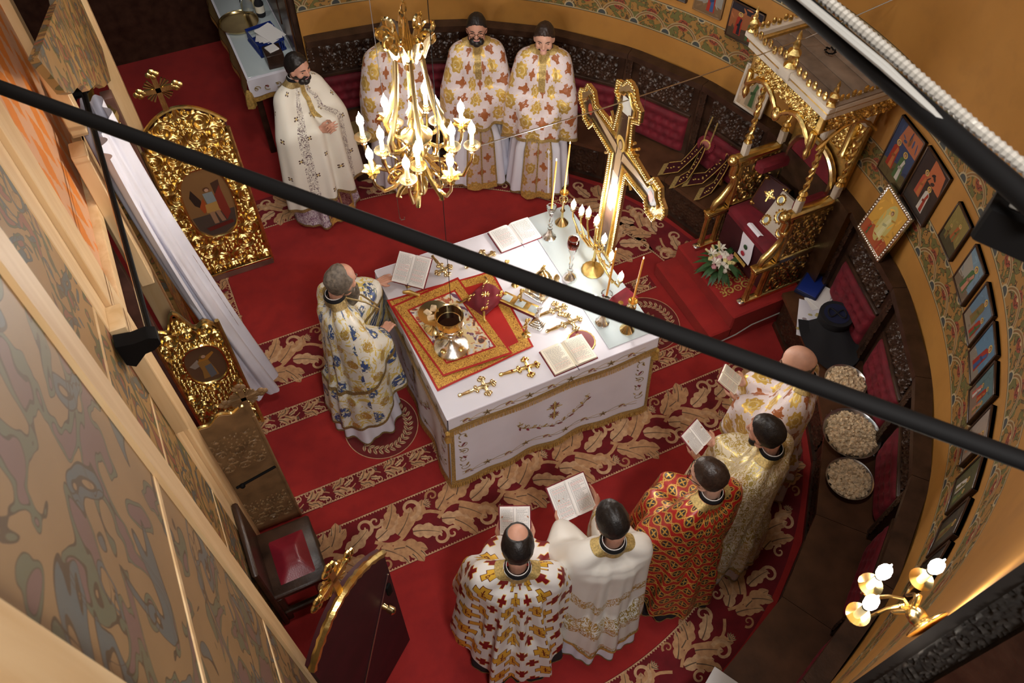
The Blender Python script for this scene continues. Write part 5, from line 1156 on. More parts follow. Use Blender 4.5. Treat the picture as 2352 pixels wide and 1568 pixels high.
pl(blob(0, .07, .055, .06), HALO, 0); pl(blob(0, .06, .028, .042), (.10, .06, .03), 1); pl(blob(0, .055, .021, .032), SKN, 2); pl([(-.04, .02), (.04, .02), (.03, -.25), (.02, -.55), (-.02, -.55), (-.03, -.25)], SKN, 1); pl([(-.04, -.20), (.04, -.20), (.035, -.32), (-.035, -.32)], WHT, 2)
for s in (-1, 1): pl([(s*.03, .02), (s*.36, .05), (s*.38, .03), (s*.36, .015), (s*.03, -.05)][::s], SKN, 1)
pl([(-.05, .30), (.06, .33), (.05, .45), (-.06, .42)], (.55, .54, .50), 2)
for sx in (-1, 1): pl(blob(sx*.42, 0, .03, .045), (.35, .06, .03), 1)
m.build('painted_figure', 'print_gloss', cf, world=True, smooth=False)
MB().tube([(2.57, 3.535, .02), (2.55, 3.535, 1.15)], .018, 10).lathe([(.10, 0), (.10, .02), (.03, .05), (.02, .06)], 20, (2.64, 3.535, 0)).build('pole_and_foot', 'gold_matte', cf, world=True)

# ---------------------------------------------------------------- chandelier
cx, cy = 1.07, 3.42
cn = thing('chandelier', 'gilt brass chandelier with candle bulbs hanging over the sanctuary', 'chandelier', (cx, cy, 2.32))
def cp(n, mat, m, par=cn, **k): return m.build(n, mat, par, **k)
for k in range(44):
    z = 1.16+k*.058; m = MB(); e = [(.012*math.cos(t), .030*math.sin(t)) for t in np.linspace(0, 6.283, 11)[:-1]]; m.tube([((a, 0, z+b) if k % 2 else (0, a, z+b)) for a, b in e], .005, 5, closed=True); cp('chain_link', 'brass', m)
A = [[((.085+.022*math.cos(9*t)*(.4+v)+.035*v)*math.cos(t), (.085+.022*math.cos(9*t)*(.4+v)+.035*v)*math.sin(t), .97+.13*v*(.75+.4*math.cos(9*t+.5))+.01*math.sin(18*t)) for v in (0, .2, .45, .7, .9, 1)] for t in np.linspace(0, 6.283, 109)[:-1]]
cp('crown_band', 'pale_gold', MB().grid(A, closed_u=True), smooth=80)
m = MB()
for k in range(9):
    t = k*.698; m.tube([((.11+.035*math.cos(q))*math.cos(t), (.11+.035*math.cos(q))*math.sin(t), 1.08+.035*math.sin(q)) for q in np.linspace(0, 6.283, 13)[:-1]], .009, 5, closed=True)
cp('crown_loops', 'brass', m)
cp('crown_plate', 'brass', MB().lathe([(.02, .94), (.05, .95), (.09, .97), (.085, .985), (.03, 1.0), (.012, 1.16)], 20)); cp('hook_ball', 'brass', MB().lathe([(.01, .86), (.028, .88), (.02, .91), (.03, .93), (.01, .95)], 14))
for k in range(6):
    t = k*1.047+.3; P = [(.075, .98), (.085, .86), (.105, .72), (.14, .58), (.175, .50), (.17, .43), (.12, .40), (.07, .41)]; cp('rib', 'brass', MB().tube([(r*math.cos(t), r*math.sin(t), z) for r, z in P], [.010, .012, .013, .015, .018, .016, .012, .010], 8))
cp('stem', 'brass', MB().lathe([(.012, .18), (.03, .22), (.02, .26), (.045, .30), (.05, .33), (.03, .36), (.06, .40), (.085, .43), (.088, .45), (.06, .46), (.03, .50), (.045, .53), (.035, .57), (.045, .60), (.03, .63), (.02, .67), (.025, .69), (.006, .71)], 22)); 
cp('bottom_finial', 'gold', MB().lathe([(.002, 0), (.018, .012), (.028, .04), (.036, .07), (.03, .11), (.016, .14), (.03, .16), (.014, .19)], 16, lobes=8, amp=.10))
for k in range(6):
    t = k*1.047; cp('bottom_leaf', 'gold', MB().tube([(.02*math.cos(t), .02*math.sin(t), .22), (.08*math.cos(t), .08*math.sin(t), .14), (.13*math.cos(t), .13*math.sin(t), .09), (.15*math.cos(t), .15*math.sin(t), .05), (.13*math.cos(t), .13*math.sin(t), .03)], [.008, .012, .016, .014, .006], 7))
def lamp_arm(t, R_, zc, style):
    a = Vector((math.cos(t), math.sin(t), 0)); P = [(.04, .30), (.10, .22), (.18, .17), (R_*.82, .18), (R_*.98, zc-.10), (R_, zc-.05)]
    ar = cp('arm', 'brass', MB().tube([a*r+Vector((0, 0, z)) for r, z in P], [.010, .012, .012, .011, .009, .009], 8).tube([a*(R_*.55+.045*math.cos(q))+Vector((0, 0, .24+.045*math.sin(q))) for q in np.linspace(-1.5, 4.2, 14)], [.010-.0005*i for i in range(14)], 6))
    o = tuple(a*R_)
    if style: cp('drip_dish', 'pale_gold', MB().lathe([(.012, -.05), (.02, -.035), (.012, -.025), (.035, -.010), (.046, .004), (.048, .008), (.042, .008), (.015, .0), (.014, .02)], 22, (o[0], o[1], zc), lobes=22, amp=.015), ar)
    else: cp('drip_dish', 'gold', MB().lathe([(.010, -.05), (.022, -.035), (.012, -.02), (.03, -.005), (.044, .014), (.048, .018), (.036, .010), (.014, .0), (.014, .02)], 24, (o[0], o[1], zc), lobes=6, amp=.2), ar)
    cp('candle_tube', 'ivory_wax', MB().lathe([(.014, .0), (.016, .01), (.0125, .02), (.0125, .085), (.0125, .09)], 12, (o[0], o[1], zc)), ar); cp('bulb', 'bulb', MB().lathe([(r*1.2, q*1.15+.092) for r, q in FB], 10, (o[0], o[1], zc)), ar)
for k in range(8): lamp_arm(k*PI/4+.25, .305, .40 if k % 2 else .36, k % 2)
for k in range(5): lamp_arm(k*PI*.4+.6, .20, .40, 1)
# ---------------------------------------------------------------- wall sconce
so = thing('wall_sconce', 'brass three-arm wall sconce with lit candle bulbs on the ochre wall', 'sconce', (1.44, .135, 3.33))
def sp(n, mat, m, par=so): return m.build(n, mat, par, world=True)
sp('wall_plate', 'brass', MB().ball((1.46, .135, 3.33), .07, .015, .07, 16, 8)); sp('hub', 'brass', MB().ball((1.45, .165, 3.33), .03, .04, .03).tube([(1.45, .14, 3.33), (1.445, .20, 3.33)], .014, 8))
for k in range(5):
    t = k*1.257; sp('leaf', 'brass', MB().cap((1.45, .185, 3.33), (1.45+.05*math.cos(t), .21, 3.33+.05*math.sin(t)), .010, .007, 8))
for bx, by, bz in ((1.376, .30, 3.465), (1.54, .25, 3.445), (1.31, .25, 3.415)):
    zc = bz-.125; dx, dy = bx-1.445, by-.19
    ar = sp('arm', 'brass', MB().tube([(1.445, .19, 3.33), (1.445+dx*.2, .19+dy*.3, 3.36), (1.445+dx*.45, .19+dy*.55, 3.33), (1.445+dx*.75, .19+dy*.8, zc-.075), (bx-dx*.05, by, zc-.07), (bx, by, zc-.03)], .006, 8))
    sp('drip_dish', 'brass', MB().lathe([(.008, -.03), (.016, -.02), (.012, -.012), (.03, -.004), (.036, .006), (.037, .009), (.032, .007), (.012, .0)], 24, (bx, by, zc)), ar); sp('candle_tube', 'ivory_wax', MB().lathe([(.012, 0), (.012, .085)], 14, (bx, by, zc)), ar); sp('bulb_collar', 'black_metal', MB().lathe([(.0125, .075), (.0125, .083)], 14, (bx, by, zc)), ar)
    sp('bulb', 'sconce_bulb', MB().lathe([(.011, .085), (.018, .10), (.0205, .118), (.017, .138), (.008, .15), (.003, .162), (.002, .175)], 14, (bx, by, zc)), ar)
# ---------------------------------------------------------------- rods, cables, lamp
tag(MB().tube([(-.64, 2.497, 4.36), (1.352, .116, 4.36)], .0195, 12).build('tie_rod', 'black_metal'), 'thick black tie rod crossing high above the altar', 'rod')
l2 = thing('lamp_rail', 'black overhead rail carrying a ribbed hose and white cables to a floodlight', 'rail', (1.37, .6, 4.7))
MB().tube([(1.37, .52, 4.7), (1.37, 4.6, 4.7)], .024, 12).build('rail', 'black_metal', l2, world=True)
m = MB(); P = [(1.395+.02*t+.05*max(0, t-.6), 1.32-.9*t, 4.728-.03*t*t) for t in np.linspace(0, 1, 120)]
m.tube(P, [.011+(.003 if i % 2 else 0) for i in range(120)], 8); m.build('ribbed_hose', 'flex_hose', l2, world=True)
for k in range(2): MB().tube([(1.352-.006*k, 1.5-.1*k, 4.725), (1.352-.01*k, 1.0, 4.735), (1.37+.01*k, .70, 4.70), (1.40, .50, 4.66)], .0065, 6).build('white_cable', 'white_plastic', l2, world=True)
q = at_z(2362, 490, 4.62); fl_ = thing('floodlight', 'black floodlight housing with a pale plate at the end of the rail', 'lamp', (q[0], q[1], 4.60), .5)
MB().bbox(-.05, .07, -.07, .07, -.06, .04, .008).build('housing', 'black_metal', fl_); MB().bbox(-.035, .03, -.04, .04, .04, .045, .003).build('label_plate', 'white_plastic', fl_); MB().bbox(-.012, .005, -.02, .02, .045, .047, .001).build('slot', 'black_metal', fl_)
a, b = np.array([1.38, 3.42, 2.56]), np.array(at_x(1850, 88, 3.95)); e = np.array(at_x(2060, -5, 4.36))
tag(MB().tube([a+(b-a)*t-np.array([0, 0, .03*math.sin(PI*t)]) for t in np.linspace(0, 1, 16)]+[e], .004, 6).build('guy_wire', 'steel'), 'thin pale wire running from the chandelier to the throne canopy', 'wire')
v1 = at_y(918, 500, 4.6); tag(MB().tube([v1, (v1[0], v1[1], 6.2)], .0025, 5).tube([v1, v1+np.array([.01, 0, -.03]), v1+np.array([.04, 0, -.035]), v1+np.array([.04, 0, -.01])], .004, 5).build('hanging_wire', 'steel'), 'thin hanging wire ending in a small hook over the red carpet', 'wire')
v2 = at_y(1035, 690, 3.25); tag(MB().tube([v2, (v2[0], v2[1], 6.2)], .0022, 5).build('hanging_wire', 'black_metal'), 'thin dark wire hanging straight down over the chalice', 'wire')
v3 = at_x(1492, 195, 3.3); tag(MB().tube([at_x(1485, 208, 3.3), at_x(1478, 265, 3.3)], .002, 5).build('hanging_wire', 'steel'), 'short thread hanging from the guy wire by the crucifix', 'wire')
# ---------------------------------------------------------------- leather stool
sl = thing('leather_stool', 'dark wooden stool with a shiny red leather seat beside the royal door', 'stool', (-.41, 2.44, 0))
MB().bbox(-.60, -.22, 2.21, 2.69, .40, .46, .012).build('seat_frame', 'dark_wood', sl, world=True)
for x in (-.57, -.25):
    for y in (2.24, 2.66): MB().bbox(x-.025, x+.025, y-.025, y+.025, 0, .40, .006).build('leg', 'dark_wood', sl, world=True)
A = [[(-.53+.25*i/15, 2.27+.34*j/15, .455+.05*min(1, 3.2*min(i, 15-i, j, 15-j)/15)) for j in range(16)] for i in range(16)]
MB().grid(A).build('leather_pad', 'leather', sl, world=True, smooth=50)
MB().bbox(-.62, -.58, 2.19, 2.71, .0, .95, .01).build('back_board', 'dark_wood', sl, world=True); MB().bbox(-.58, -.24, 2.20, 2.24, .12, .18, .008).build('stretcher', 'dark_wood', sl, world=True)
# ---------------------------------------------------------------- side (prothesis) table
pt = thing('side_table', 'narrow side table against the dark niche', 'table', (.82, 7.5, 0)); 
MB().bbox(.58, 1.06, 6.86, 8.5, .90, .95, .01).build('table_top', 'dark_wood', pt, world=True)
for x in (.62, 1.0):
    for y in (6.92, 8.44): MB().bbox(x-.03, x+.03, y-.03, y+.03, 0, .90, .006).build('leg', 'dark_wood', pt, world=True)
pc_ = thing('side_table_cloth', 'white embroidered cloth with gold fringe on the side table', 'tablecloth', (.82, 7.5, .96))
MB().bbox(.555, 1.08, 6.80, 8.5, .951, .962, .004).build('cloth_top', 'white_cloth', pc_, world=True)
MB().grid([[(.55+.53*s, 6.795-.02*t-.008*math.sin(s*14)*t, .96-.17*t) for t in np.linspace(0, 1, 5)] for s in np.linspace(0, 1, 24)]).build('valance', 'white_cloth', pc_, world=True, smooth=80); MB().grid([[(.55-.03*t-.012*math.sin(s*24)*t, 6.795+1.7*s, .96-.15*t) for t in np.linspace(0, 1, 5)] for s in np.linspace(0, 1, 40)]).build('valance', 'band_bronze', pc_, world=True, smooth=80)
MB().grid([[(.545+.54*s, 6.77-.008*math.sin(s*14), .79-.05*t) for t in (0, 1)] for s in np.linspace(0, 1, 24)]).build('fringe', 'fringe', pc_, world=True); MB().grid([[(.515-.012*math.sin(s*24), 6.795+1.7*s, .81-.06*t) for t in (0, 1)] for s in np.linspace(0, 1, 40)]).build('fringe', 'fringe', pc_, world=True)
MB().lathe([(.01, .1), (.03, .06), (.04, -.02), (.045, -.08), (.03, -.09)], 12, (.53, 6.77, .78), lobes=5, amp=.15).build('corner_tuft', 'fringe', pc_, world=True)
o2 = Orn(lambda s, z, l: (.56+s, 6.775-l-.008, .96-z)); 
for k in range(5): o2.curl(.06+.1*k, .09, .03, k, 1, 1 if k % 2 else -1, .005, BRZ); o2.leaf(.04+.1*k, .07, .5, .04, .009, RP if k % 2 else GO, 2, .3)
o2.m.build('embroidery', 'print', pc_, world=True, smooth=False)
gs = thing('side_table_glass', 'pale glass sheet on the side table', 'glass plate', (.82, 7.5, .963)); MB().bbox(.575, 1.06, 6.83, 8.48, .9625, .969, .002).build('glass_sheet', 'plate_glass', gs, world=True)
Zp = .97
q = at_z(548, 52, Zp+.02); MB_ = thing('brass_tray', 'large round brass tray on the side table', 'tray', (q[0], q[1], Zp)); MB().lathe([(.15, 0), (.175, .006), (.19, .03), (.197, .034), (.18, .012), (.15, .006), (0, .005)], 40).build('dish', 'brass', MB_)
q = at_z(610, 75, Zp+.1); bk = thing('blue_basket', 'blue plastic basket full of white papers on the side table', 'basket', (q[0]-.02, q[1]-.05, Zp), .15); m = MB()
for a_ in ((-.13, .13, -.16, -.152), (-.13, .13, .152, .16), (-.13, -.122, -.16, .16), (.122, .13, -.16, .16)): m.box(*a_, 0, .02).box(*a_, .10, .13)
m.box(-.13, .13, -.16, .16, 0, .005)
for k in range(12):
    for s in (-1, 1): m.box(-.126, -.122, -.155+.027*k, -.145+.027*k, .0, .12) if s < 0 else m.box(-.12+.021*k, -.112+.021*k, -.16, -.156, 0, .12)
m.build('basket_body', 'plastic_blue', bk, smooth=False)
for k in range(5): tag(MB().bbox(-.09, .09, -.12, .12, 0, .003, .001, M=T(q[0]-.01+.01*k, q[1]-.05-.01*k, Zp+.11+.008*k) @ Rz(.2*k-.3) @ Rx(.06*k-.1)).build('paper_sheet', 'paper', smooth=False), 'white paper heaped in the blue basket on the side table', 'paper', 'papers in the blue basket')
q = at_z(628, 118, Zp+.1); wbx = thing('wooden_box', 'dark wooden box with folded notes on its lid on the side table', 'box', (q[0]-.01, q[1]-.03, Zp)); MB().bbox(-.08, .08, -.09, .09, 0, .14, .005).build('box_body', 'dark_wood', wbx)
tag(MB().bbox(-.05, .05, -.05, .05, 0, .012, .002, M=T(q[0]-.01, q[1]-.02, Zp+.142) @ Rz(.3)).build('folded_note', 'paper', smooth=False), 'folded white note lying on the dark wooden box', 'paper')
for k, (px, py, mt_, lab) in enumerate(((568, 22, 'crystal', 'clear glass jar behind the brass tray'), (598, 30, 'black_cloth', 'dark wine bottle by the blue basket'), (580, 8, 'ivory_wax', 'small cream bottle with a black cap'))):
    q = at_z(px, py, Zp); b = thing('bottle' if k else 'glass_jar', lab, 'bottle' if k else 'jar', (q[0], q[1]-.05, Zp)); MB().lathe([(.04, 0), (.045, .02), (.045, .14), (.03, .17), (.014, .19), (.014, .25)] if k else [(.05, 0), (.06, .03), (.06, .13), (.045, .16), (.02, .17), (.012, .19)], 18).build('body', mt_, b); MB().lathe([(.016, .25 if k else .19), (.016, .27 if k else .205)], 12).build('cap', 'black_metal' if k else 'crystal', b)
    if k == 1: MB().lathe([(.0455, .05), (.0455, .12)], 18).build('bottle_label', 'cream_paper', b)
# ---- brocade-covered low chest and wooden cabinet by the north wall
gc = thing('brocade_bench', 'low bench draped with faded gold brocade behind the cream-robed man', 'bench', (1.47, 6.30, 0)); MB().bbox(1.26, 1.66, 6.12, 6.42, 0, .47, .012).build('bench_body', 'dark_wood', gc, world=True); MB().bbox(1.24, 1.68, 6.10, 6.44, .475, .487, .006).build('brocade', 'band_bronze', gc, world=True)
cb = thing('niche_cabinet', 'tall dark carved wooden cabinet behind the side table', 'cabinet', (1.10, 7.6, 0)); MB().bbox(1.07, 1.155, 6.74, 8.9, 0, 2.6, .01).build('body', 'dark_wood', cb, world=True)
for k in range(4): MB().bbox(1.055, 1.075, 6.80+.5*k, 7.22+.5*k, 1.1, 2.4, .008).build('door', 'seat_wood', cb, world=True)

# ---------------------------------------------------------------- people
V3 = Vector
def hand(m, W, d, n, t, curl=.5, spread=.0):
    W, d, n, t = V3(W), V3(d).normalized(), V3(n).normalized(), V3(t).normalized(); n = (n-d*n.dot(d)).normalized(); t = (t-d*t.dot(d)-n*t.dot(n)).normalized()
    for i, ln in enumerate((.070, .078, .072, .056)):
        o = 1.5-i; b = W+d*(.088-.004*abs(o-.5))+t*(o*.0205); m.cap(W+t*(o*.013)+d*.006, b, .0145, .0115, 8)
        a = .15; p = b; dd = (d+t*(o*(.06+spread))).normalized()
        for q, (f, r0, r1) in enumerate(((.45, .0092, .0082), (.32, .0082, .0075), (.25, .0075, .0062))):
            a += curl*(.55, .75, .5)[q]; e = p+(dd*math.cos(a)+n*math.sin(a))*ln*f; m.cap(p, e, r0, r1, 8); p = e
    b = W+d*.022+t*.024; m.cap(W+d*.005+t*.006, b, .015, .0135, 8); e = b+(d*.62+t*.62+n*.35).normalized()*.034; m.cap(b, e, .0125, .0105, 8); f = e+(d*.85+t*.15+n*.45*(.4+curl)).normalized()*.030; m.cap(e, f, .0105, .008, 8)
def skull(u, v):   # u azimuth (0 = right, pi/2 = front), v latitude -> point in head frame
    x, y, z = math.cos(v)*math.cos(u), math.cos(v)*math.sin(u), math.sin(v)
    p = [x*.078, y*.096, z*.114]
    if z < 0:
        k = -z; p[0] *= 1-.22*k*(1 if y > 0 else .6); 
        if y < 0: p[1] *= 1-.30*k
        else: p[1] *= 1-.02*k
    if y < 0 and z > -.3: p[1] *= 1.04
    return p
def head_parts(m, M):
    A = []; nu, nv = 28, 18
    V = [tuple(M @ V3(skull(0, -PI/2)))]
    for j in range(1, nv): V += [tuple(M @ V3(skull(2*PI*i/nu, -PI/2+PI*j/nv))) for i in range(nu)]
    V.append(tuple(M @ V3(skull(0, PI/2)))); L = len(V)-1
    F = [(0, 1+(k+1) % nu, 1+k) for k in range(nu)]+[(1+i*nu+k, 1+i*nu+(k+1) % nu, 1+(i+1)*nu+(k+1) % nu, 1+(i+1)*nu+k) for i in range(nv-2) for k in range(nu)]+[(L, 1+(nv-2)*nu+k, 1+(nv-2)*nu+(k+1) % nu) for k in range(nu)]
    m.add(V, F)
    c = lambda a, b, r0, r1: m.cap(M @ V3(a), M @ V3(b), r0, r1, 8)
    c((0, .088, .020), (0, .110, -.018), .009, .013); c((-.010, .100, -.022), (.010, .100, -.022), .010, .010)
    c((-.040, .070, .026), (-.010, .086, .024), .013, .012); c((.040, .070, .026), (.010, .086, .024), .013, .012)
    for s in (-1, 1):
        m.ball((s*.040, .060, -.022), .026, .028, .026, 10, 7, M=M); m.ball((s*.076, -.006, -.008), .010, .019, .031, 8, 7, M=M @ Rz(s*.35)); m.ball((s*.046, .03, -.075), .02, .03, .02, 8, 6, M=M)
    c((-.018, .083, -.056), (.018, .083, -.056), .010, .010); m.ball((0, .074, -.092), .030, .024, .024, 10, 7, M=M)
def shell(name, root, mat, M, mask, grow, seed=1, under=.95, nu=72, nv=48, tz=1.0):
    A = []; r_ = random.Random(seed); off = V3((seed*3.1, 0, 0))
    for i in range(nu):
        row = []
        for j in range(nv+1):
            p = V3(skull(2*PI*i/nu, -PI/2+PI*j/nv)); k = mask(p); nz = mnoise.noise(V3((p[0]*55, p[1]*55, p[2]*22))+off)
            row.append(tuple(M @ (p*(under+(1-under+grow*(1+.5*nz))*k))))
        A.append(row)
    return MB().grid(A, closed_u=True).build(name, mat, root, smooth=80)
def sst(a, b, x): t = min(1, max(0, (x-a)/(b-a))); return t*t*(3-2*t)
def hair_full(p): return sst(0, .016, p[2]-(-.030+1.36*p[1]-.10*max(0, abs(p[0])-.055)+.008*mnoise.noise(V3((p[0]*60, p[1]*60, p[2]*60)))))
def hair_bald(p): return hair_full(p)*sst(.048, .066, math.hypot(p[0]*1.05, p[1]+.012)+max(0, .09-p[2])*.9)
def hair_fringe(p): return hair_full(p)*sst(.02, -.02, p[2]-.012)*.6
def hair_front_bald(p): return hair_full(p)*sst(.0, .035, (.020-p[1])*.9+max(0, .082-p[2])*.8)
def beard_mask(p): return sst(-.016, -.036, p[2])*sst(-.012, .016, p[1]+max(0, abs(p[0])-.055)*.3)*(1-.9*sst(-.050, -.045, p[2])*sst(.022, .016, abs(p[0]))*0)
def remesh_body(root, m, mat, vox=.0052):
    me = bpy.data.meshes.new('tmp'); me.from_pydata([tuple(v) for v in m.v], [], m.f); o = bpy.data.objects.new('tmp', me); col.objects.link(o)
    r = o.modifiers.new('r', 'REMESH'); r.mode = 'VOXEL'; r.voxel_size = vox; s = o.modifiers.new('s', 'SMOOTH'); s.factor = .5; s.iterations = 3
    dg = bpy.context.evaluated_depsgraph_get(); ev = o.evaluated_get(dg); nm = bpy.data.meshes.new_from_object(ev); bpy.data.objects.remove(o)
    nm.polygons.foreach_set('use_smooth', [True]*len(nm.polygons)); nm.materials.clear(); nm.materials.append(MAT[mat]); nm.name = 'body'
    b = bpy.data.objects.new('body', nm); col.objects.link(b); b.parent = root; return b
def caps_pts(a, b, ra, rb, n=14):
    a, b = np.array(a, float), np.array(b, float); P = []
    for t in np.linspace(0, 1, n):
        c = a+(b-a)*t; r = ra+(rb-ra)*t
        for ph in np.linspace(-PI/2, PI/2, 7):
            for th_ in np.linspace(0, 2*PI, 17)[:-1]: P.append(c+r*np.array([math.cos(ph)*math.cos(th_), math.cos(ph)*math.sin(th_), math.sin(ph)]))
    return P
NT_ = 120
def drape(pts, ztop, neck, flare, fold, seed, cen=(0, -.01), zmin=.05, dz=.012, smooth=3):
    nz = int((ztop-zmin)/dz)+1; R = np.zeros((NT_, nz)); P = np.array(pts); x, y = P[:, 0]-cen[0], P[:, 1]-cen[1]
    rr = np.hypot(x, y); ti = (np.arctan2(y, x)/(2*PI)*NT_).astype(int) % NT_; zi = np.clip(((ztop-P[:, 2])/dz).astype(int), 0, nz-1)
    for d in (-2, -1, 0, 1, 2): np.maximum.at(R, ((ti+d) % NT_, zi), rr*math.cos(d*2*PI/NT_))
    R = np.maximum(R, neck); sup = np.zeros_like(R); R = np.maximum.accumulate(R, axis=1)
    for _ in range(smooth): R = (np.roll(R, 1, 0)*.25+R*.5+np.roll(R, -1, 0)*.25); R[:, 1:-1] = R[:, :-2]*.25+R[:, 1:-1]*.5+R[:, 2:]*.25
    Z = ztop-np.arange(nz)*dz; dep = np.clip(1.15-Z, 0, 2)[None, :]; th_ = np.arange(NT_)*2*PI/NT_; r_ = random.Random(seed); f = np.zeros(NT_)
    for k, a in ((5, .45), (8, .8), (11, .9), (15, .55), (21, .25)): f += a*np.sin(k*th_+r_.random()*6.283)
    f = np.sign(f)*np.abs(f)**.8
    return Z, R+flare*dep+fold*f[:, None]*np.clip((1.40-Z)/.9, 0, 1)[None, :]**1.2, th_, cen
def cape_mesh(root, name, mat, D_, hem, top_z, nv=52, trim=None, trim_w=.035, band=None):
    Z, R, th_, cen = D_; A = np.zeros((NT_+1, nv, 3)); U = np.zeros((NT_+1, nv, 2))
    for i in range(NT_+1):
        a = th_[i % NT_]; zh = hem(a); zz = top_z+(zh-top_z)*np.linspace(0, 1, nv)**1.25; r = np.interp(-zz, -Z, R[i % NT_])
        A[i] = np.stack([cen[0]+r*math.cos(a), cen[1]+r*math.sin(a), zz], -1); s = np.r_[0, np.cumsum(np.hypot(np.diff(r), np.diff(zz)))]
        U[i, :, 0] = (2*PI*i/NT_)*.36; U[i, :, 1] = s
    o = MB().grid(A, uv=U).build(name, mat, root, smooth=80)
    def strip(nm, mt, w0, w1, lift):
        B = np.zeros((NT_+1, 4, 3))
        for i in range(NT_+1):
            s = U[i, :, 1]; q = s[-1]-np.linspace(w1, w0, 4); c_ = A[i]; out = np.array([math.cos(th_[i % NT_]), math.sin(th_[i % NT_]), 0])*lift
            for k in range(4): B[i, k] = [np.interp(q[k], s, c_[:, d]) for d in range(3)]+out+np.array([0, 0, -.001])
        MB().grid(B).build(nm, mt, root, smooth=80)
    if trim: strip('hem_trim', trim, -.0, trim_w, .005)
    if band: strip('robe_band', band[0], band[1], band[2], .005)
    return A, U
def person(label, head_px, hz, face, robe, pitch=-.45, turn=0, lean=.05, hair='hair_black', style=hair_full, grow=.065, beard=None, bgrow=.10, skin='skin', hem=(.85, .35), flare=.05, fold=.022, under='white_cloth', arms=None, hands=None, trim='band_gold', collar='band_gold', stole=None, seed=1, glasses=False, eyes=False, wide=1.0, collar_black=True, band=None, ear=True, zoff=0, inner_hem=None, trim_w=.035, cover=False, placket=None):
    c = at_z(head_px[0], head_px[1], hz); f = V3((math.cos(D(face)), math.sin(D(face)), 0)); rz = D(face)-PI/2
    root = thing('person', label, 'person', (c[0]-f[0]*lean, c[1]-f[1]*lean, 0), rz); root['group'] = 'clergy round the altar'
    k = hz/1.75; sh = 1.40*k; hc = V3((0, lean, hz-.118)); MH = T(*hc) @ Rz(turn) @ Rx(pitch) @ Matrix.Scale(1.07, 4)
    E = arms or {1: ((.27, .06, 1.10), (.13, .30, 1.10)), -1: ((-.27, .06, 1.10), (-.13, .30, 1.10))}
    m = MB(); head_parts(m, MH); nb = MH @ V3((0, -.025, -.07)); m.cap((0, .0, sh-.03), nb, .05, .052, 12); pts = []
    m.cap((0, .0, 1.0*k), (0, .0, 1.28*k), .09, .085, 14); m.cap((-.12, .0, sh-.07), (.12, .0, sh-.07), .055, .055, 12)
    for s in (-1, 1):
        m.cap((s*.085, 0, .95*k), (s*.085, .0, .5), .075, .055, 10); m.cap((s*.085, 0, .5), (s*.085, -.01, .09), .05, .036, 10); m.cap((s*.085, -.03, .045), (s*.095, .13, .035), .036, .032, 8)
        e, w_ = [V3(q) for q in E[s]]; S0 = V3((s*.175*wide, -.01, sh-.045)); m.cap(S0, e, .045, .042, 10); m.cap(e, w_, .040, .026, 10)
        hd = (hands or {}).get(s)
        if hd: hand(m, w_, *hd)
        else: hand(m, w_, w_-e, (0, 0, -1), (-s, 0, 0), .7)
        pts += caps_pts((s*.05, -.01, sh+.055), (s*.17*wide, -.015, sh-.005), .045, .055); pts += caps_pts(S0, e, .075, .075); pts += caps_pts(e, e.lerp(w_, 1.0 if cover else .80), .075, .062)+(caps_pts(w_, w_+(w_-e).normalized()*.13, .06, .05) if cover else [])
    pts += caps_pts((-.08, -.01, sh-.12), (.08, -.01, sh-.12), .13, .13); pts += caps_pts((-.07, 0, 1.0*k), (.07, 0, 1.0*k), .125, .125)
    remesh_body(root, m, skin)
    zt = sh+.10
    up = caps_pts((-.05, 0, 1.12*k), (.05, 0, 1.12*k), .10, .10)+caps_pts((-.06, 0, .6), (.06, 0, .6), .14, .15)
    Du = drape(up, 1.2*k, .10, .10, .018, seed+5); ih = inner_hem if inner_hem is not None else .045
    Dp = drape(pts, zt, .072, flare, fold, seed); hf, hb = hem
    ui = np.array([np.interp(-Dp[0], -Du[0], Du[1][i], left=0) for i in range(NT_)]); Rn = np.maximum(Dp[1], ui+.022)
    for _ in range(2): Rn = np.maximum(np.roll(Rn, 1, 0)*.25+Rn*.5+np.roll(Rn, -1, 0)*.25, ui+.014)
    Rn = np.minimum(Rn, .073+2.4*(zt-Dp[0])[None, :]); Dp = (Dp[0], Rn, Dp[2], Dp[3])
    hemf = lambda a: hb+(hf-hb)*(.5+.5*math.sin(a))**1.3+.012*math.sin(5*a+seed)
    AC, UC = cape_mesh(root, 'vestment', robe, Dp, hemf, zt, trim=trim, band=band, trim_w=trim_w)
    cape_mesh(root, 'underrobe', under, Du, lambda a: ih, 1.2*k, nv=30, trim='band_bronze', trim_w=.022)
    if placket:
        Z, R, th_, cen = Dp; B = []
        for i in range(-3, 4):
            row = []
            for z in np.linspace(zt-.03, placket[1], 40):
                rr0 = np.interp(-z, -Z, R[NT_//4]); a = PI/2+i/3*placket[0]/2/max(.06, rr0); j = int(round(a/(2*PI)*NT_)) % NT_; r = np.interp(-z, -Z, R[j])+.006; row.append((cen[0]+r*math.cos(a), cen[1]+r*math.sin(a), z))
            B.append(row)
        MB().grid(B).build('front_band', 'band_gold', root, smooth=80)
    MB().lathe([(.066, -.03), (.070, .0), (.066, .022), (.060, .024)], 28, (0, -.008, zt+.004), caps=False).build('collar', 'black_cloth', root); MB().lathe([(.0625, .018), (.0625, .027), (.059, .028)], 28, (0, -.008, zt+.004), caps=False).build('collar_band', 'collar_white', root)
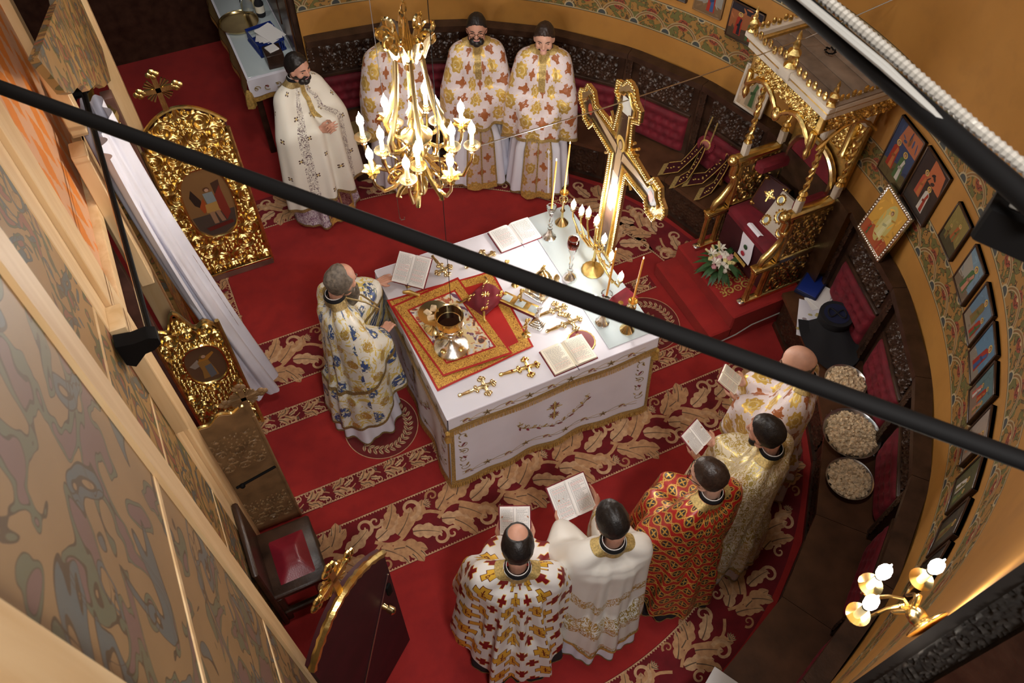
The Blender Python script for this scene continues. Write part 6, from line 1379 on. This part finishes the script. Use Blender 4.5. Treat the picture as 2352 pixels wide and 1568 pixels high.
    if collar:
        B = []
        for i in range(NT_+1):
            s_ = UC[i, :, 1]; B.append([[np.interp(q, s_, AC[i, :, d]) for d in range(3)] for q in np.linspace(0, .052, 6)])
        B = np.array(B); out = B-np.array([0, -.01, 0]); out[:, :, 2] = 0; out /= np.linalg.norm(out, axis=2, keepdims=True); MB().grid(B+out*.004+np.array([0, 0, .005])).build('collar_trim', collar, root, smooth=80)
    for s in (-1, 1): MB().cap((s*.09, -.05, .04), (s*.10, .15, .034), .046, .040, 12).build('shoe', 'shoe', root)
    if hair: shell('hair', root, hair, MH, style, grow, seed)
    if beard:
        shell('beard', root, beard, MH, beard_mask, bgrow, seed+3)
        MB().ball((0, .079, -.090), .034, .027, .031, 14, 9, M=MH).ball((-.03, .066, -.080), .03, .03, .03, 12, 8, M=MH).ball((.03, .066, -.080), .03, .03, .03, 12, 8, M=MH).build('chin_beard', beard, root, smooth=80)
    if eyes:
        for s in (-1, 1):
            MB().ball((s*.031, .083, .006), .011, .006, .0045, 10, 6, M=MH).build('eye', 'eye', root); MB().tube([MH @ V3((s*.014, .0985, .026)), MH @ V3((s*.03, .096, .033)), MH @ V3((s*.048, .082, .027))], [.003, .004, .002], 6).build('eyebrow', hair or 'hair_grey', root)
        MB().tube([MH @ V3((-.02, .0915, -.057)), MH @ V3((0, .0945, -.058)), MH @ V3((.02, .0915, -.057))], [.002, .0035, .002], 6).build('lips', 'petal_pink', root)
    if glasses:
        gm = MB()
        for s in (-1, 1):
            gm.tube([MH @ V3((s*.033+.024*math.cos(t), .102+.0, .004+.016*math.sin(t))) for t in np.linspace(0, 6.283, 17)[:-1]], .002, 5, closed=True); gm.tube([MH @ V3((s*.057, .10, .008)), MH @ V3((s*.080, .03, .006)), MH @ V3((s*.082, -.01, .0))], .002, 5)
        gm.tube([MH @ V3((-.009, .104, .008)), MH @ V3((.009, .104, .008))], .002, 5); gm.build('glasses', 'black_metal', root)
    if stole:
        n = 16; A = []; U = []; Z, R, th_, cen = Du
        for i in range(n+1):
            x = -.5+i/n; a = PI/2-x*1.05; row = []; ur = []
            for z in np.linspace(1.15*k, stole[1], 22):
                j = int(a/(2*PI)*NT_) % NT_; r = np.interp(-z, -Z, (R[(j-2) % NT_]+R[j]+R[(j+2) % NT_])/3)+.014; row.append((cen[0]+r*math.cos(a), cen[1]+r*math.sin(a), z)); ur.append((x*.34, z))
            A.append(row); U.append(ur)
        MB().grid(A, uv=U).build('stole', stole[0], root, smooth=80)
        for e in (0, n//2, n): MB().tube([V3(p)+V3((0, .004, 0)) for p in A[e]], .008, 6).build('stole_trim', 'band_gold', root)
        MB().grid([[V3(r[-1])+V3((0, .003, .02)), V3(r[-1])+V3((0, .012, -.05))] for r in A]).build('stole_fringe', 'fringe', root)
    return root, MH
def hold(root, label, c, w, h, tilt=.55, yaw=0, paper='paper', th=.012, seed=1, cover='velvet', marks=False, redl=.2):
    Mw = Matrix.Translation(root.location) @ root.rotation_euler.to_matrix().to_4x4() @ T(*c) @ Rz(yaw) @ Rx(tilt) @ T(0, -h/2, 0)
    return open_book('open_book', label, Mw, w, h, th, cover, paper, marks, seed=seed, redl=redl)
def book_hands(c, w, yaw=0, up=.0, rb=True):
    # wrists under the lower outer edges of a held book
    R_ = {}; H_ = {}
    for s in (-1, 1):
        a = Rz(yaw) @ V3((s*(w*.95), -.10, -.045+up)); wr = (c[0]+a[0], c[1]+a[1], c[2]+a[2]); R_[s] = ((s*.25+.3*(c[0]), .08, c[2]-.03), wr); H_[s] = ((0-s*.12, .9, .25), (-s*.5, .1, .8), (s*-.2, -.1, .9) if False else (s*.55, .15, .8), .55)
    return R_, H_
# --- north side
pr = {}
A1 = {1: ((.27, .10, 1.10), (.055, .27, 1.16)), -1: ((-.27, .10, 1.10), (-.055, .27, 1.16))}
H1 = {1: ((-.45, .75, .25), (-.8, -.4, -.2), (0, .2, 1), .5), -1: ((.45, .75, .25), (.8, -.4, -.2), (0, .2, 1), .5)}
person('bearded man in an off-white robe with dotted crosses and purple band, hands joined', (675, 124), 1.76, -66, 'robe_white_dots', -.12, .15, .05, 'hair_black', beard='hair_black', hem=(.42, .22), arms=A1, hands=H1, under='lilac_hem', trim='band_bronze', collar='band_bronze', stole=('stole_red', .12), seed=2, eyes=True, fold=.030, inner_hem=.05, placket=(.04, 1.20))
A2 = {1: ((.25, .05, 1.08), (.12, .19, 1.02)), -1: ((-.25, .06, 1.08), (-.10, .20, 1.03))}
person('priest in white and gold brocade half hidden behind the chandelier', (892, 46), 1.79, -92, 'robe_gold_floral', -.65, .1, .07, 'hair_grey', beard='hair_grey', hem=(.80, .42), arms=A2, stole=('stole_gold_floral', .10), seed=3, cover=True)
person('bearded priest with glasses in white and gold brocade beside the chandelier', (1094, 34), 1.80, -108, 'robe_gold_floral', -.05, -.12, .05, 'hair_black', beard='hair_black', bgrow=.035, hem=(.84, .50), arms=A2, stole=('stole_gold_floral', .09), seed=4, glasses=True, eyes=True, cover=True, placket=(.05, 1.22))
person('clean-shaven priest with bowed head in white and gold brocade behind the crucifix', (1252, 54), 1.81, -120, 'robe_gold_floral', -.20, .0, .06, 'hair_brown', hem=(.80, .42), arms=A2, stole=('stole_gold_floral', .09), seed=6, eyes=True, skin='skin_pale', cover=True, placket=(.055, 1.18))
# --- celebrant at the west side of the altar
hw = at_z(872, 648, 1.07); c0 = at_z(775, 616, 1.74); fx = D(2)
def loc(P, c, face, lean): 
    f = D(face); d = P[:2]-(c[:2]-np.array([math.cos(f), math.sin(f)])*lean); return (d[0]*math.sin(f)-d[1]*math.cos(f), d[0]*math.cos(f)+d[1]*math.sin(f), P[2])
lw = loc(np.array(hw), c0, 2, .05)
AB = {-1: ((-.30, .06, 1.12), (lw[0]+.0, lw[1]-.02, lw[2])), 1: ((.26, .08, 1.08), (.10, .25, 1.05))}
HB = {-1: ((-.10, .95, .0), (0, 0, -1), (.8, .3, .1), .25, .06)}
rb_, MHb = person('celebrant with long grey beard in an ivory robe with blue posies, at the altar', (775, 616), 1.74, 2, 'robe_bishop', -.30, .25, .05, 'hair_grey', hair_front_bald, .10, 'hair_grey', .14, hem=(.62, .16), arms=AB, hands=HB, trim='band_bronze', collar='band_bronze', seed=7, fold=.030, flare=.07, eyes=True, band=('band_bronze', .42, .455), trim_w=.03, under='white_cloth', inner_hem=.05)
MB().tube([MHb @ V3(p) for p in ((0, .085, -.07), (0, .105, -.13), (.005, .11, -.20), (.0, .10, -.27))], [.05, .055, .042, .012], 12, flat=.7).build('long_beard', 'hair_grey', rb_)
MB().tube([(0, .02, 1.50), (-.02, .17, 1.38), (-.02, .26, 1.22), (0, .24, 1.15), (.02, .26, 1.22), (.05, .17, 1.38), (.04, .03, 1.50)], .007, 6).build('neck_chain', 'band_bronze', rb_)
A_ = [[(x, .25+.02*math.sin(9*x), z) for z in (1.0, .58)] for x in (.10, .2, .30)]
# --- south row, backs to the camera
def reader(label, px, hz, face, robe, booklab, bw, bh, c=(0, .40, 1.12), tilt=.55, yaw=0, paper='paper', seed=1, marks=False, redl=.2, bth=.012, **kw):
    R_, H_ = book_hands(c, bw, yaw); r, MH = person(label, px, hz, face, robe, arms=R_, hands=H_, seed=seed, **kw); hold(r, booklab, (c[0], c[1], c[2]+.02), bw, bh, tilt, yaw, paper, bth, seed, marks=marks, redl=redl); return r, MH
r9, MH9 = reader('bald bespectacled priest in white and gold brocade reading', (1850, 806), 1.72, 128, 'robe_gold_floral', 'small thick open book with fanned cream pages held by the bald priest', .075, .15, c=(-.02, .42, 1.16), paper='cream_paper', seed=11, bth=.02, pitch=-.45, hair='hair_grey', style=hair_fringe, grow=.03, skin='skin_pale', glasses=True, hem=(.85, .35), lean=.07, under='stole_gold_floral')
reader('dark-haired priest in cream and gold damask reading a booklet', (1775, 968), 1.74, 112, 'robe_cream', 'thin open booklet held by the cream-robed priest', .085, .155, c=(-.03, .43, 1.12), seed=12, pitch=-.30, turn=.15, hair='hair_black', beard='hair_black', bgrow=.04, hem=(.75, .16), lean=.06, flare=.06, fold=.030, under='stole_gold_floral', redl=0)
AR = {1: ((.27, .06, 1.08), (.12, .22, 1.03)), -1: ((-.27, .06, 1.08), (-.12, .22, 1.03))}
person('young man with glasses in a red robe patterned with gold wheels', (1640, 1068), 1.74, 96, 'robe_red', -.28, .55, .05, 'hair_brown', hem=(.70, .14), arms=AR, seed=13, glasses=True, fold=.050, flare=.09, under='black_cloth', skin='skin_pale', trim='fringe', trim_w=.015, collar='band_gold', cover=True)
reader('dark-haired priest in a plain white satin robe with gold vine embroidery', (1412, 1174), 1.74, 76, 'robe_white_vine', 'large open book held by the white satin priest', .125, .23, c=(-.10, .44, 1.12), yaw=.25, seed=14, pitch=-.38, turn=.30, hair='hair_black', beard='hair_black', bgrow=.05, hem=(.80, .22), lean=.06, flare=.05, fold=.030, collar='band_gold', trim='fringe')
reader('balding priest in a white robe covered with gold and dark red crosses', (1190, 1232), 1.74, 66, 'robe_crosses', 'small open book held by the priest in the cross-patterned robe', .09, .165, c=(.0, .40, 1.14), seed=15, pitch=-.45, hair='hair_black', style=hair_bald, grow=.06, hem=(.75, .14), lean=.06, flare=.09, fold=.058, wide=1.1, under='black_cloth', trim=None, redl=.1)
